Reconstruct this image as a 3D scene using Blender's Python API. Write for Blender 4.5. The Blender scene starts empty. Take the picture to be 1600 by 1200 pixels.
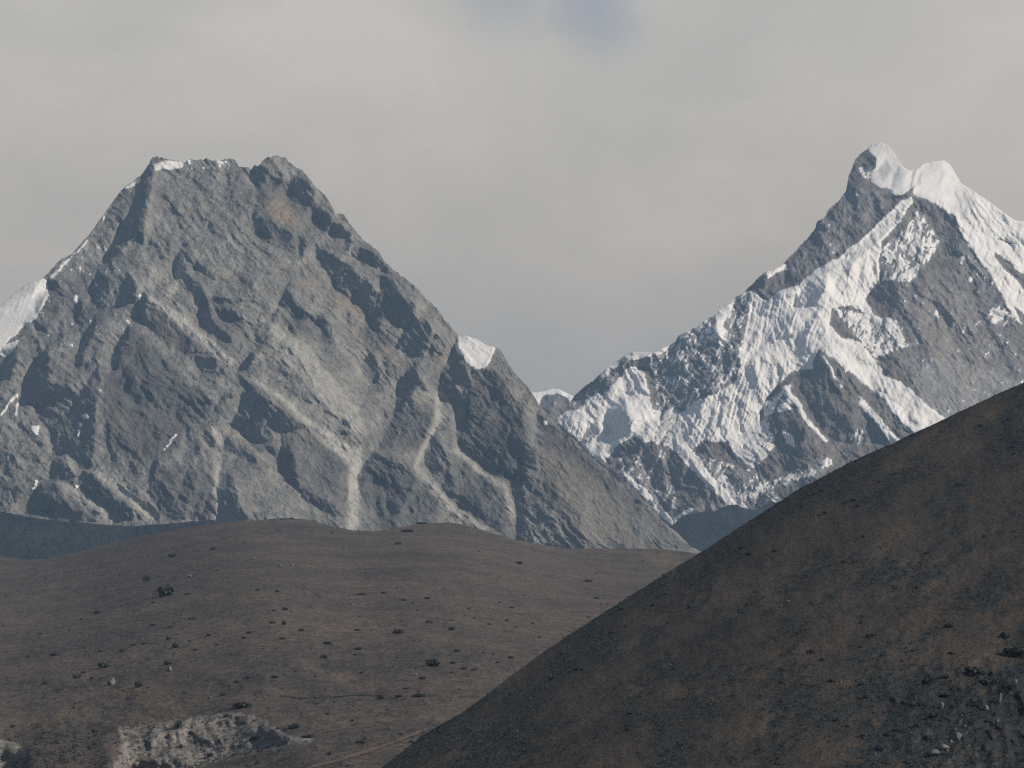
import bpy, math, random
import numpy as np

# ------------------------------------------------------------------ camera, sky, sun, exposure
SC = bpy.context.scene
COL = SC.collection
R = math.radians
FPX = 4537.0                       # focal length in photo pixels (1600 wide)
PITCH = math.atan(250.0 / FPX)

cam_d = bpy.data.cameras.new("camera")
cam_d.sensor_width = 36.0
cam_d.lens = 36.0 * FPX / 1600.0
cam_d.clip_start = 1.0
cam_d.clip_end = 200000.0
cam = bpy.data.objects.new("camera", cam_d)
COL.objects.link(cam)
cam.rotation_euler = (math.pi / 2 + PITCH, 0, 0)
SC.camera = cam

SUN = np.array([0.80, -0.22, 0.56]); SUN /= np.linalg.norm(SUN)
SUN_EL = math.asin(SUN[2]); SUN_AZ = math.atan2(SUN[0], SUN[1])
sun_d = bpy.data.lights.new("sun", 'SUN')
sun_d.energy = 4.7
sun_d.angle = R(0.5)
sun_d.color = (1.0, 0.93, 0.83)
sun_o = bpy.data.objects.new("sun", sun_d)
COL.objects.link(sun_o)
from mathutils import Vector
sun_o.rotation_euler = Vector(SUN).to_track_quat('Z', 'Y').to_euler()

SC.view_settings.view_transform = 'Standard'
SC.view_settings.look = 'None'
SC.view_settings.gamma = 1.0
SC.view_settings.use_curve_mapping = False
SC.view_settings.exposure = 0.0
SC.render.engine = 'CYCLES'
SC.cycles.max_bounces = 4
SC.cycles.diffuse_bounces = 2
SC.cycles.volume_bounces = 0
SC.cycles.use_denoising = False
SC.cycles.filter_width = 1.25

def ray(px, py):
    a = (np.asarray(px, float) - 800.0) / FPX
    b = (600.0 - np.asarray(py, float)) / FPX
    y = math.cos(PITCH) - b * math.sin(PITCH)
    z = math.sin(PITCH) + b * math.cos(PITCH)
    return a / y, z / y

world = bpy.data.worlds.new("World")
SC.world = world
world.use_nodes = True
wt = world.node_tree
for n in list(wt.nodes): wt.nodes.remove(n)
def N(t, kind, **kw):
    n = t.nodes.new(kind)
    for k, v in kw.items():
        if k == 'inp':
            for kk, vv in v.items(): n.inputs[kk].default_value = vv
        else: setattr(n, k, v)
    return n
def build_world():
    L = wt.links.new
    out = N(wt, 'ShaderNodeOutputWorld')
    bg_sky = N(wt, 'ShaderNodeBackground', inp={'Strength': 0.09})
    sky = N(wt, 'ShaderNodeTexSky', sky_type='NISHITA')
    sky.sun_disc = False; sky.sun_elevation = SUN_EL; sky.sun_rotation = SUN_AZ
    sky.altitude = 4000.0
    L(sky.outputs[0], bg_sky.inputs[0])
    tc = N(wt, 'ShaderNodeTexCoord')
    # broad wispy cloud deck
    mp = N(wt, 'ShaderNodeMapping'); mp.inputs['Scale'].default_value = (1.0, 1.0, 1.5)
    L(tc.outputs['Generated'], mp.inputs[0])
    n1 = N(wt, 'ShaderNodeTexNoise', inp={'Scale': 7.0, 'Detail': 5.0, 'Roughness': 0.5, 'Distortion': 0.35})
    n2 = N(wt, 'ShaderNodeTexNoise', inp={'Scale': 19.0, 'Detail': 6.0, 'Roughness': 0.5, 'Distortion': 0.7})
    L(mp.outputs[0], n1.inputs['Vector']); L(mp.outputs[0], n2.inputs['Vector'])
    add = N(wt, 'ShaderNodeMath', operation='MULTIPLY_ADD', inp={1: 0.45})
    L(n2.outputs[0], add.inputs[0]); L(n1.outputs[0], add.inputs[2])
    cr = N(wt, 'ShaderNodeValToRGB')
    e = cr.color_ramp.elements
    e[0].position = 0.58; e[0].color = (0.565, 0.53, 0.475, 1)
    e[1].position = 0.88; e[1].color = (0.68, 0.62, 0.55, 1)
    L(add.outputs[0], cr.inputs[0])
    bg_c = N(wt, 'ShaderNodeBackground', inp={'Strength': 1.0})
    sz = N(wt, 'ShaderNodeSeparateXYZ'); L(tc.outputs['Generated'], sz.inputs[0])
    lowf = N(wt, 'ShaderNodeMapRange', interpolation_type='SMOOTHSTEP', inp={'From Min': 0.19, 'From Max': 0.06, 'To Min': 0.0, 'To Max': 1.0}); L(sz.outputs['Z'], lowf.inputs['Value'])
    wm = N(wt, 'ShaderNodeMix', data_type='RGBA', blend_type='MULTIPLY'); wm.inputs[7].default_value = (1.06, 0.965, 0.86, 1)
    L(lowf.outputs[0], wm.inputs[0]); L(cr.outputs[0], wm.inputs[6]); L(wm.outputs[2], bg_c.inputs[0])
    # gaps in the deck where blue sky shows
    def gap(px, py, rx, edge, amt):
        x, z = ray(px, py); v = np.array([x, 1.0, z]); v /= np.linalg.norm(v)
        nrm = N(wt, 'ShaderNodeVectorMath', operation='NORMALIZE'); L(tc.outputs['Generated'], nrm.inputs[0])
        nz = N(wt, 'ShaderNodeTexNoise', inp={'Scale': 26.0, 'Detail': 4.0, 'Roughness': 0.55})
        L(nrm.outputs[0], nz.inputs['Vector'])
        sc = N(wt, 'ShaderNodeVectorMath', operation='SCALE', inp={'Scale': 0.022})
        sb = N(wt, 'ShaderNodeVectorMath', operation='SUBTRACT'); sb.inputs[1].default_value = (0.5, 0.5, 0.5)
        L(nz.outputs['Color'], sb.inputs[0]); L(sb.outputs[0], sc.inputs[0])
        ad = N(wt, 'ShaderNodeVectorMath', operation='ADD'); L(nrm.outputs[0], ad.inputs[0]); L(sc.outputs[0], ad.inputs[1])
        d = N(wt, 'ShaderNodeVectorMath', operation='DISTANCE'); d.inputs[1].default_value = tuple(v)
        L(ad.outputs[0], d.inputs[0])
        mr = N(wt, 'ShaderNodeMapRange', interpolation_type='SMOOTHSTEP', inp={'From Min': rx, 'From Max': rx + edge, 'To Min': amt, 'To Max': 0.0})
        L(d.outputs['Value'], mr.inputs['Value'])
        return mr.outputs[0]
    g1 = gap(945, 15, 0.001, 0.022, 0.38)
    g2 = gap(800, -30, 0.001, 0.030, 0.25)
    mx = N(wt, 'ShaderNodeMath', operation='MAXIMUM'); L(g1, mx.inputs[0]); L(g2, mx.inputs[1])
    # the deck thins out overhead
    sx = N(wt, 'ShaderNodeSeparateXYZ'); L(tc.outputs['Generated'], sx.inputs[0])
    zen = N(wt, 'ShaderNodeMapRange', inp={'From Min': 0.22, 'From Max': 0.5, 'To Min': 0.0, 'To Max': 0.92})
    L(sx.outputs['Z'], zen.inputs['Value'])
    bk = N(wt, 'ShaderNodeMapRange', inp={'From Min': 0.75, 'From Max': 0.1, 'To Min': 0.0, 'To Max': 0.85})
    L(sx.outputs['Y'], bk.inputs['Value'])
    zb = N(wt, 'ShaderNodeMath', operation='MAXIMUM'); L(zen.outputs[0], zb.inputs[0]); L(bk.outputs[0], zb.inputs[1])
    zen = zb
    mx2 = N(wt, 'ShaderNodeMath', operation='MAXIMUM'); L(mx.outputs[0], mx2.inputs[0]); L(zen.outputs[0], mx2.inputs[1])
    mix = N(wt, 'ShaderNodeMixShader')
    L(mx2.outputs[0], mix.inputs[0]); L(bg_c.outputs[0], mix.inputs[1]); L(bg_sky.outputs[0], mix.inputs[2])
    L(mix.outputs[0], out.inputs[0])
build_world()

# ------------------------------------------------------------------ noise and raster helpers
def _hash(ix, iy, seed):
    h = (ix.astype(np.int64) * 374761393 + iy.astype(np.int64) * 668265263 + seed * 974634777) & 0xFFFFFFFF
    h = ((h ^ (h >> 13)) * 1274126177) & 0xFFFFFFFF
    h = h ^ (h >> 16)
    return (h & 0xFFFFFF) / float(0xFFFFFF)
def gnoise(x, y, seed=0):
    x = np.asarray(x, float); y = np.asarray(y, float)
    ix = np.floor(x).astype(np.int64); iy = np.floor(y).astype(np.int64)
    fx = x - ix; fy = y - iy
    u = fx * fx * fx * (fx * (fx * 6 - 15) + 10); v = fy * fy * fy * (fy * (fy * 6 - 15) + 10)
    def g(dx, dy):
        a = _hash(ix + dx, iy + dy, seed) * 2 * math.pi
        return np.cos(a) * (fx - dx) + np.sin(a) * (fy - dy)
    n0 = g(0, 0) * (1 - u) + g(1, 0) * u
    n1 = g(0, 1) * (1 - u) + g(1, 1) * u
    return (n0 * (1 - v) + n1 * v) * 1.5
def fbm(x, y, lam, octs=5, gain=0.5, seed=0):
    s = 0.0; a = 1.0; t = 0.0
    for o in range(octs):
        s = s + a * gnoise(x / lam, y / lam, seed + o * 17); t += a
        a *= gain; lam *= 0.5
    return s / t
def ridged(x, y, lam, octs=5, gain=0.5, seed=0):
    s = 0.0; a = 1.0; t = 0.0; w = 1.0
    for o in range(octs):
        n = 1.0 - np.abs(gnoise(x / lam, y / lam, seed + o * 31)) * 1.6
        s = s + a * n * w; t += a; w = np.clip(n, 0.25, 1.0)
        a *= gain; lam *= 0.5
    return s / t
def cells(x, y, lam, seed=0):
    # one random value per irregular cell: flat facets with sharp borders
    x = x / lam; y = y / lam
    ix = np.floor(x).astype(np.int64); iy = np.floor(y).astype(np.int64)
    best = np.full(x.shape, 1e9); val = np.zeros(x.shape)
    for dx in (-1, 0, 1):
        for dy in (-1, 0, 1):
            cx = ix + dx; cy = iy + dy
            d = (cx + _hash(cx, cy, seed) - x) ** 2 + (cy + _hash(cx, cy, seed + 5) - y) ** 2
            m = d < best; best = np.where(m, d, best); val = np.where(m, _hash(cx, cy, seed + 9), val)
    return val * 2 - 1
def rot(x, y, deg, stretch):
    """coordinates along/across a direction (degrees below the horizontal to the right), compressed along it"""
    c, s = math.cos(R(deg)), math.sin(R(deg))
    return (x * c + y * s) / stretch, -x * s + y * c
def interp(pts, px):
    p = np.array(pts, float)
    return np.interp(px, p[:, 0], p[:, 1])
def inside(poly, X, Y):
    r = np.zeros(X.shape, bool); n = len(poly)
    for i in range(n):
        x1, y1 = poly[i]; x2, y2 = poly[(i + 1) % n]
        if y1 == y2: continue
        c = (Y < y1) != (Y < y2)
        r ^= c & (X < (x2 - x1) * (Y - y1) / (y2 - y1) + x1)
    return r
def paint(img, x0, y0, items, WX, WY, mode='max'):
    """items: (value, [(x,y)...]); drawn with warped edges into a 1-photo-pixel raster"""
    H, W = img.shape
    for v, poly in items:
        p = np.array(poly, float)
        a = max(0, int(p[:, 0].min() - x0 - 12)); b = min(W, int(p[:, 0].max() - x0 + 13))
        c = max(0, int(p[:, 1].min() - y0 - 12)); d = min(H, int(p[:, 1].max() - y0 + 13))
        if a >= b or c >= d: continue
        m = inside(poly, WX[c:d, a:b], WY[c:d, a:b])
        s = img[c:d, a:b]
        if mode == 'max': s[m] = np.maximum(s[m], v)
        else: s[m] = v
def line(pts, w0, w1=None):
    """a polyline as a tapering polygon"""
    w1 = w0 if w1 is None else w1
    p = np.array(pts, float); d = np.gradient(p, axis=0)
    n = np.stack([-d[:, 1], d[:, 0]], 1) / (np.hypot(d[:, 0], d[:, 1])[:, None] + 1e-9)
    w = np.linspace(w0, w1, len(p))[:, None] / 2
    return [tuple(q) for q in (p + n * w)] + [tuple(q) for q in (p - n * w)[::-1]]
def blur(img, s):
    if s <= 0: return img
    P = int(4 * s) + 2
    a = np.pad(img, P, mode='edge')
    fy = np.fft.fftfreq(a.shape[0])[:, None]; fx = np.fft.rfftfreq(a.shape[1])[None, :]
    o = np.fft.irfft2(np.fft.rfft2(a) * np.exp(-2 * (math.pi * s) ** 2 * (fx ** 2 + fy ** 2)), a.shape)
    return o[P:-P, P:-P]
def integrate(g, lx, ly, lam, cut):
    """least-squares surface whose slope along (lx, ly) is g and whose cross slope is small"""
    P = 160
    a = np.pad(g, P, mode='reflect')
    H, W = a.shape
    ky = 2 * math.pi * np.fft.fftfreq(H)[:, None]; kx = 2 * math.pi * np.fft.rfftfreq(W)[None, :]
    kl = kx * lx + ky * ly; kp = -kx * ly + ky * lx
    den = kl ** 2 + lam * kp ** 2 + (2 * math.pi / cut) ** 2
    den2 = np.where(den == 0, 1, den)
    o = np.fft.irfft2(np.conj(1j * kl) * np.fft.rfft2(a) / den2, a.shape)
    return o[P:-P, P:-P]
def sample(img, x0, y0, X, Y):
    H, W = img.shape
    x = np.clip(X - x0, 0, W - 1.001); y = np.clip(Y - y0, 0, H - 1.001)
    ix = x.astype(int); iy = y.astype(int); fx = x - ix; fy = y - iy
    return (img[iy, ix] * (1 - fx) * (1 - fy) + img[iy, ix + 1] * fx * (1 - fy)
            + img[iy + 1, ix] * (1 - fx) * fy + img[iy + 1, ix + 1] * fx * fy)

def tag(o, label=None, cat=None, kind=None, group=None):
    if label: o['label'] = label
    if cat: o['category'] = cat
    if kind: o['kind'] = kind
    if group: o['group'] = group
    return o
def columns(x0, x1, nc):
    # close columns where the photograph looks, wide ones beyond
    a, b = max(x0, -90), min(x1, 1690)
    left = np.arange(x0, a, 9.0) if x0 < a else np.zeros(0); right = np.arange(x1, b, -9.0)[::-1] if x1 > b else np.zeros(0)
    return np.concatenate([left, np.linspace(a, b, max(20, nc - len(left) - len(right))), right])
def grid_faces(nr, nc):
    i = np.arange(nr * nc).reshape(nr, nc)
    return np.stack([i[:-1, :-1], i[1:, :-1], i[1:, 1:], i[:-1, 1:]], -1).reshape(-1, 4)
def mesh_obj(name, V, F, mat, parent=None, attrs=None, smooth=True):
    me = bpy.data.meshes.new(name)
    V = np.asarray(V, np.float32).reshape(-1, 3); F = np.asarray(F, np.int32)
    k = F.shape[1]
    me.vertices.add(len(V)); me.vertices.foreach_set('co', V.ravel())
    me.loops.add(F.size); me.loops.foreach_set('vertex_index', F.ravel())
    me.polygons.add(len(F)); me.polygons.foreach_set('loop_start', np.arange(0, F.size, k, dtype=np.int32))
    me.polygons.foreach_set('use_smooth', np.full(len(F), smooth))
    me.update(calc_edges=True)
    for an, av in (attrs or {}).items():
        at = me.attributes.new(an, 'FLOAT', 'POINT'); at.data.foreach_set('value', np.asarray(av, np.float32).ravel())
    me.materials.append(mat)
    o = bpy.data.objects.new(name, me); COL.objects.link(o)
    if parent: o.parent = parent
    return o
def submesh(V, F, sel, attrs=None):
    f = F[sel]; u, inv = np.unique(f, return_inverse=True)
    return V.reshape(-1, 3)[u], inv.reshape(f.shape), {k: np.asarray(v).ravel()[u] for k, v in (attrs or {}).items()}
def to_world(PX, PY, D):
    x, z = ray(PX, PY)
    return np.stack([x * D, D, z * D], -1)

# ------------------------------------------------------------------ materials
def mat(name):
    m = bpy.data.materials.new(name); m.use_nodes = True
    t = m.node_tree
    for n in list(t.nodes): t.nodes.remove(n)
    out = N(t, 'ShaderNodeOutputMaterial')
    b = N(t, 'ShaderNodeBsdfPrincipled')
    b.inputs['Roughness'].default_value = 0.95
    b.inputs['Specular IOR Level'].default_value = 0.1
    t.links.new(b.outputs[0], out.inputs[0])
    return m, t, b
def ramp(t, src, stops):
    c = N(t, 'ShaderNodeValToRGB'); e = c.color_ramp.elements
    e[0].position, e[0].color = stops[0][0], (*stops[0][1], 1)
    e[1].position, e[1].color = stops[-1][0], (*stops[-1][1], 1)
    for p, col in stops[1:-1]:
        q = e.new(p); q.color = (*col, 1)
    t.links.new(src, c.inputs[0]); return c.outputs[0]
def noise(t, scale, detail=4, rough=0.55, vec=None, dist=0.0, mapscale=None, rotz=None, stretch=None):
    if vec is None: vec = N(t, 'ShaderNodeTexCoord').outputs['Object']
    if stretch:
        mp = N(t, 'ShaderNodeMapping', vector_type='TEXTURE'); mp.inputs['Scale'].default_value = stretch; mp.inputs['Rotation'].default_value = rotz
        t.links.new(vec, mp.inputs[0]); vec = mp.outputs[0]
    elif mapscale or rotz:
        mp = N(t, 'ShaderNodeMapping')
        if mapscale: mp.inputs['Scale'].default_value = mapscale
        if rotz: mp.inputs['Rotation'].default_value = rotz
        t.links.new(vec, mp.inputs[0]); vec = mp.outputs[0]
    n = N(t, 'ShaderNodeTexNoise', inp={'Scale': scale, 'Detail': detail, 'Roughness': rough, 'Distortion': dist})
    t.links.new(vec, n.inputs['Vector']); return n.outputs[0]
def mixc(t, fac, a, b, mode='MIX'):
    m = N(t, 'ShaderNodeMix', data_type='RGBA', blend_type=mode)
    for s, i in ((fac, 0), (a, 6), (b, 7)):
        if isinstance(s, (int, float)): m.inputs[i].default_value = s
        elif isinstance(s, tuple): m.inputs[i].default_value = (*s, 1)
        else: t.links.new(s, m.inputs[i])
    return m.outputs[2]
def attr(t, n):
    a = N(t, 'ShaderNodeAttribute', attribute_name=n); return a.outputs['Fac']
def mth(t, op, a, b=None, c=None):
    m = N(t, 'ShaderNodeMath', operation=op)
    for i, s in enumerate((a, b, c)):
        if s is None: continue
        if isinstance(s, (int, float)): m.inputs[i].default_value = s
        else: t.links.new(s, m.inputs[i])
    return m.outputs[0]
def bump(t, b, h, dist, strength=1.0):
    n = N(t, 'ShaderNodeBump', inp={'Strength': strength, 'Distance': dist})
    t.links.new(h, n.inputs['Height']); t.links.new(n.outputs[0], b.inputs['Normal'])
def clip01(t, s):
    m = N(t, 'ShaderNodeClamp'); t.links.new(s, m.inputs[0]); return m.outputs[0]

def rock_material(name, base, dark, pale, ochre, strata=(0.0, R(62), 0.0)):
    m, t, b = mat(name)
    n_big = noise(t, 1 / 420, 5, 0.6, dist=0.6)
    n_mid = noise(t, 1 / 48, 6, 0.62, stretch=(4.0, 1, 1), rotz=strata, dist=0.5)
    n_fin = noise(t, 1 / 17, 5, 0.7, stretch=(2.6, 1, 1), rotz=strata)
    c = ramp(t, n_big, [(0.3, dark), (0.5, base), (0.72, tuple(q * 1.18 for q in base))])
    c2 = ramp(t, n_mid, [(0.32, tuple(q * 0.62 for q in base)), (0.5, base), (0.68, tuple(q * 1.5 for q in base))])
    c = mixc(t, 0.55, c, c2)
    c3 = ramp(t, n_fin, [(0.30, (0.5, 0.5, 0.52)), (0.5, (1, 1, 1)), (0.72, (1.45, 1.42, 1.36))])
    c = mixc(t, 0.8, c, c3, 'MULTIPLY')
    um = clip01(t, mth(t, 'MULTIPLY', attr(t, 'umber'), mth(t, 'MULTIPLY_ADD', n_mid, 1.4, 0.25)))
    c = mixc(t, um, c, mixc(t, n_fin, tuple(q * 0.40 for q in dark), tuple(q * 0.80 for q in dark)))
    oc = clip01(t, mth(t, 'MULTIPLY', attr(t, 'ochre'), mth(t, 'MULTIPLY', n_fin, 1.9)))
    c = mixc(t, oc, c, ochre)
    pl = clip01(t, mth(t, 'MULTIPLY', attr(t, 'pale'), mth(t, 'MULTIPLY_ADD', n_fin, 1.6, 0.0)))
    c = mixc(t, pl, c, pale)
    dz = clip01(t, mth(t, 'MULTIPLY', attr(t, 'powder'), mth(t, 'MULTIPLY_ADD', n_fin, 1.8, -0.25)))
    c = mixc(t, dz, c, (0.58, 0.585, 0.59))
    sp = noise(t, 1 / 13, 3, 0.6, rotz=(0.3, 0.2, 0.1))
    du = mth(t, 'SUBTRACT', mth(t, 'ADD', attr(t, 'dust'), sp), 1.0)
    du = clip01(t, mth(t, 'MULTIPLY', du, 9.0))
    c = mixc(t, du, c, (0.62, 0.64, 0.66))
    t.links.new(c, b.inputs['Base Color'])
    h = mth(t, 'ADD', mth(t, 'MULTIPLY', n_mid, 0.55), mth(t, 'ADD', n_fin, mth(t, 'MULTIPLY', sp, 0.5)))
    bump(t, b, h, 9.0, 1.0)
    return m
M_ROCK = rock_material("grey_rock", (0.228, 0.210, 0.182), (0.160, 0.150, 0.136), (0.50, 0.46, 0.39), (0.33, 0.25, 0.17))
M_ROCK2 = rock_material("brown_grey_rock", (0.180, 0.158, 0.136), (0.13, 0.118, 0.108), (0.40, 0.37, 0.33), (0.26, 0.20, 0.15))

def snow_material():
    m, t, b = mat("snow")
    n1 = noise(t, 1 / 90, 5, 0.6); n2 = noise(t, 1 / 18, 4, 0.6)
    c = ramp(t, n1, [(0.3, (0.77, 0.72, 0.655)), (0.7, (0.89, 0.835, 0.765))])
    t.links.new(c, b.inputs['Base Color'])
    b.inputs['Roughness'].default_value = 0.8
    bump(t, b, mth(t, 'ADD', mth(t, 'MULTIPLY', n1, 2.0), n2), 4.0, 0.5)
    return m
M_SNOW = snow_material()

# ------------------------------------------------------------------ the grey rock mountain on the left
SUN_L = np.array([SUN[0], -SUN[2]]); SUN_L /= np.linalg.norm(SUN_L)      # sun direction in (px right, py down)

def make_mountain(cfg):
    x0, x1, y0, y1 = cfg['box']
    XX, YY = np.meshgrid(np.arange(x0, x1, dtype=float), np.arange(y0, y1, dtype=float))
    s = cfg['seed']
    WX = XX + 5.5 * fbm(XX, YY, 20, 5, 0.7, s + 1); WY = YY + 5.5 * fbm(XX, YY, 20, 5, 0.7, s + 2)
    sh = np.zeros(XX.shape)
    paint(sh, x0, y0, cfg['shade'], WX, WY)
    lit = np.zeros(XX.shape); paint(lit, x0, y0, cfg.get('lit', []), WX, WY)
    def masks(key, b):
        im = np.zeros(XX.shape); paint(im, x0, y0, cfg.get(key, []), WX, WY); return blur(im, b)
    pale, ochre, smooth, umber = masks('pale', 2.0), masks('ochre', 5.0), masks('smooth', 8.0), masks('umber', 5.0)
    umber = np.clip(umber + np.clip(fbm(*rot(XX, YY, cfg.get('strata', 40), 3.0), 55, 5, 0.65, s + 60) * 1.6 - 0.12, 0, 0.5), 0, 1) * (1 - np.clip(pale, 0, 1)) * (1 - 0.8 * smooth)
    # snow: painted strength broken up by streaky noise
    sn = np.zeros(XX.shape); paint(sn, x0, y0, cfg['snow'], WX, WY); paint(sn, x0, y0, cfg.get('bare', []), WX, WY, 'set')
    sn = blur(sn, 0.8)
    fx, fy = rot(XX, YY, cfg.get('streak', 100), 3.5)
    brk = cfg.get('brk', 0.75) * fbm(fx, fy, 8, 4, 1.0, s + 40) + 0.25 * fbm(XX, YY, 40, 6, 0.75, s + 41)
    sn_f = sn + brk * 1.15 * np.clip(1.45 - sn, 0.2, 1.0)
    mask = np.clip((sn_f - 0.5) * 5 + 0.5, 0, 1)
    mpp = cfg['D0'] / FPX
    # facets: slope along the sun direction
    qx = XX + 9 * fbm(XX, YY, 45, 5, 0.62, s + 6); qy = YY + 9 * fbm(XX, YY, 45, 5, 0.62, s + 7)
    ax, ay = rot(qx, qy, cfg.get('strata', 40) + 6, 2.6); bx, by = rot(qx, qy, cfg.get('gully', 112) - 6, 2.4)
    fac = 0.42 * cells(ax, ay, 40, s + 50) + 0.42 * cells(bx, by, 26, s + 51) + 0.46 * cells(ax, ay, 15, s + 52) + 0.34 * cells(bx, by, 8, s + 53) + 0.34 * cells(ax, ay, 4.5, s + 54)
    g = cfg.get('g0', 0.16) + cfg.get('gn', 0.5) * fac * (1 - 0.9 * smooth) * (1 - cfg.get('sg', 0.55) * blur(mask, 2)) - blur(sh, 1.0) * cfg.get('gd', 1.6) + blur(lit, 1.2) * 0.7
    rel = integrate(g, SUN_L[0], SUN_L[1], cfg.get('lam', 0.05), cfg.get('cut', 320)) * mpp
    # weathered detail
    wx = XX + 14 * fbm(XX, YY, 60, 3, 0.5, s + 8); wy = YY + 14 * fbm(XX, YY, 60, 3, 0.5, s + 9)
    a1, a2 = rot(wx, wy, cfg.get('strata', 40), 3.6)
    c1, c2 = rot(wx, wy, cfg.get('gully', 112), 2.2)
    det = -(ridged(a1, a2, 44, 6, 0.58, s + 11) - 0.55) * 30 * mpp * cfg.get('amp', 1.0) * 0.16
    b1, b2 = rot(wx, wy, cfg.get('strata', 40) + 8, 5.0)
    det += -(ridged(b1, b2, 15, 4, 0.6, s + 15) - 0.55) * 30 * mpp * cfg.get('amp', 1.0) * 0.13
    det += -(ridged(c1, c2, 60, 6, 0.55, s + 12) - 0.55) * 30 * mpp * cfg.get('amp', 1.0) * 0.14
    det += fbm(wx, wy, 13, 4, 0.72, s + 13) * 4.0 * mpp * cfg.get('fine', 1.0)
    det *= (1 - cfg.get('soft', 0.5) * blur(mask, 1.5)) * (1 - 0.6 * smooth) * (1 - 0.8 * smooth * blur(mask, 2.0))
    # wind flutes and soft rolls in the snow
    ff, fg = rot(XX + 0.35 * (wx - XX), YY + 0.35 * (wy - YY), cfg.get('flute', 108), 10.0)
    fl = ridged(ff, fg, 7, 3, 0.6, s + 14)
    flz = np.zeros(XX.shape); paint(flz, x0, y0, cfg.get('fluted', []), WX, WY); flz = blur(flz, 5)
    det -= fl * blur(mask, 1.5) * mpp * (0.5 + 3.0 * flz)
    rel = rel + det - 2.2 * blur(mask, 1.6) * mpp
    # mesh
    px = columns(x0 + 2, x1 - 3, cfg['nc']); cfg['nc'] = len(px)
    sky = interp(cfg['sky'], px) + cfg.get('jag', 3.6) * (np.abs(fbm(px, px * 0 + 3.3, 16, 4, 0.62, s + 20)) * 2 - 0.55) * interp(cfg.get('jagw', [(-999, 1), (3000, 1)]), px)
    v = np.linspace(0, 1, cfg['nr'])[:, None]
    PX = np.broadcast_to(px, (cfg['nr'], cfg['nc']))
    PY = sky + v * (y1 - 3 - sky)
    rx, rz = ray(PX, PY)
    D = cfg['D0'] / (1 - cfg['k'] * rz) + interp(cfg['macro'], PX) + sample(rel, x0, y0, PX, PY)
    V = to_world(PX, PY, D)
    # far side falls away behind the crest
    nb = 46
    top = V[0]
    st = np.cumsum(np.linspace(6, 90, nb))[::-1][:, None]
    bk = np.stack([np.broadcast_to(top[:, 0], (nb, cfg['nc'])) * (1 + st / 40000),
                   top[:, 1] + st,
                   top[:, 2] - st * 0.85 - 0.18 * st * (1 + fbm(px[None, :] + st * 0, st * 0.4 + px * 0, 40, 4, 0.6, s + 22))], -1)
    Vall = np.concatenate([bk, V], 0)
    nr = cfg['nr'] + nb
    def ext(img):
        a = sample(img, x0, y0, PX, PY); return np.concatenate([np.repeat(a[:1], nb, 0), a], 0)
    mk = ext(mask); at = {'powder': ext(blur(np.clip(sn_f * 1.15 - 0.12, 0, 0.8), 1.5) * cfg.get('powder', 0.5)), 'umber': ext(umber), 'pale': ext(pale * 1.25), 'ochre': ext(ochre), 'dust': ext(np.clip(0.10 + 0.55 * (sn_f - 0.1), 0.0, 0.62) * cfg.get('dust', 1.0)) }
    F = grid_faces(nr, cfg['nc'])
    fm = mk.ravel()[F].mean(1) > 0.5
    Vr, Fr, ar = submesh(Vall, F, ~fm, at)
    rock = mesh_obj(cfg['name'], Vr, Fr, cfg['mat'], None, ar)
    Vs, Fs, _ = submesh(Vall, F, fm)
    if len(Fs): tag(mesh_obj('snow_cover', Vs, Fs, M_SNOW, rock), cfg.get('snow_label'))
    return rock

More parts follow.
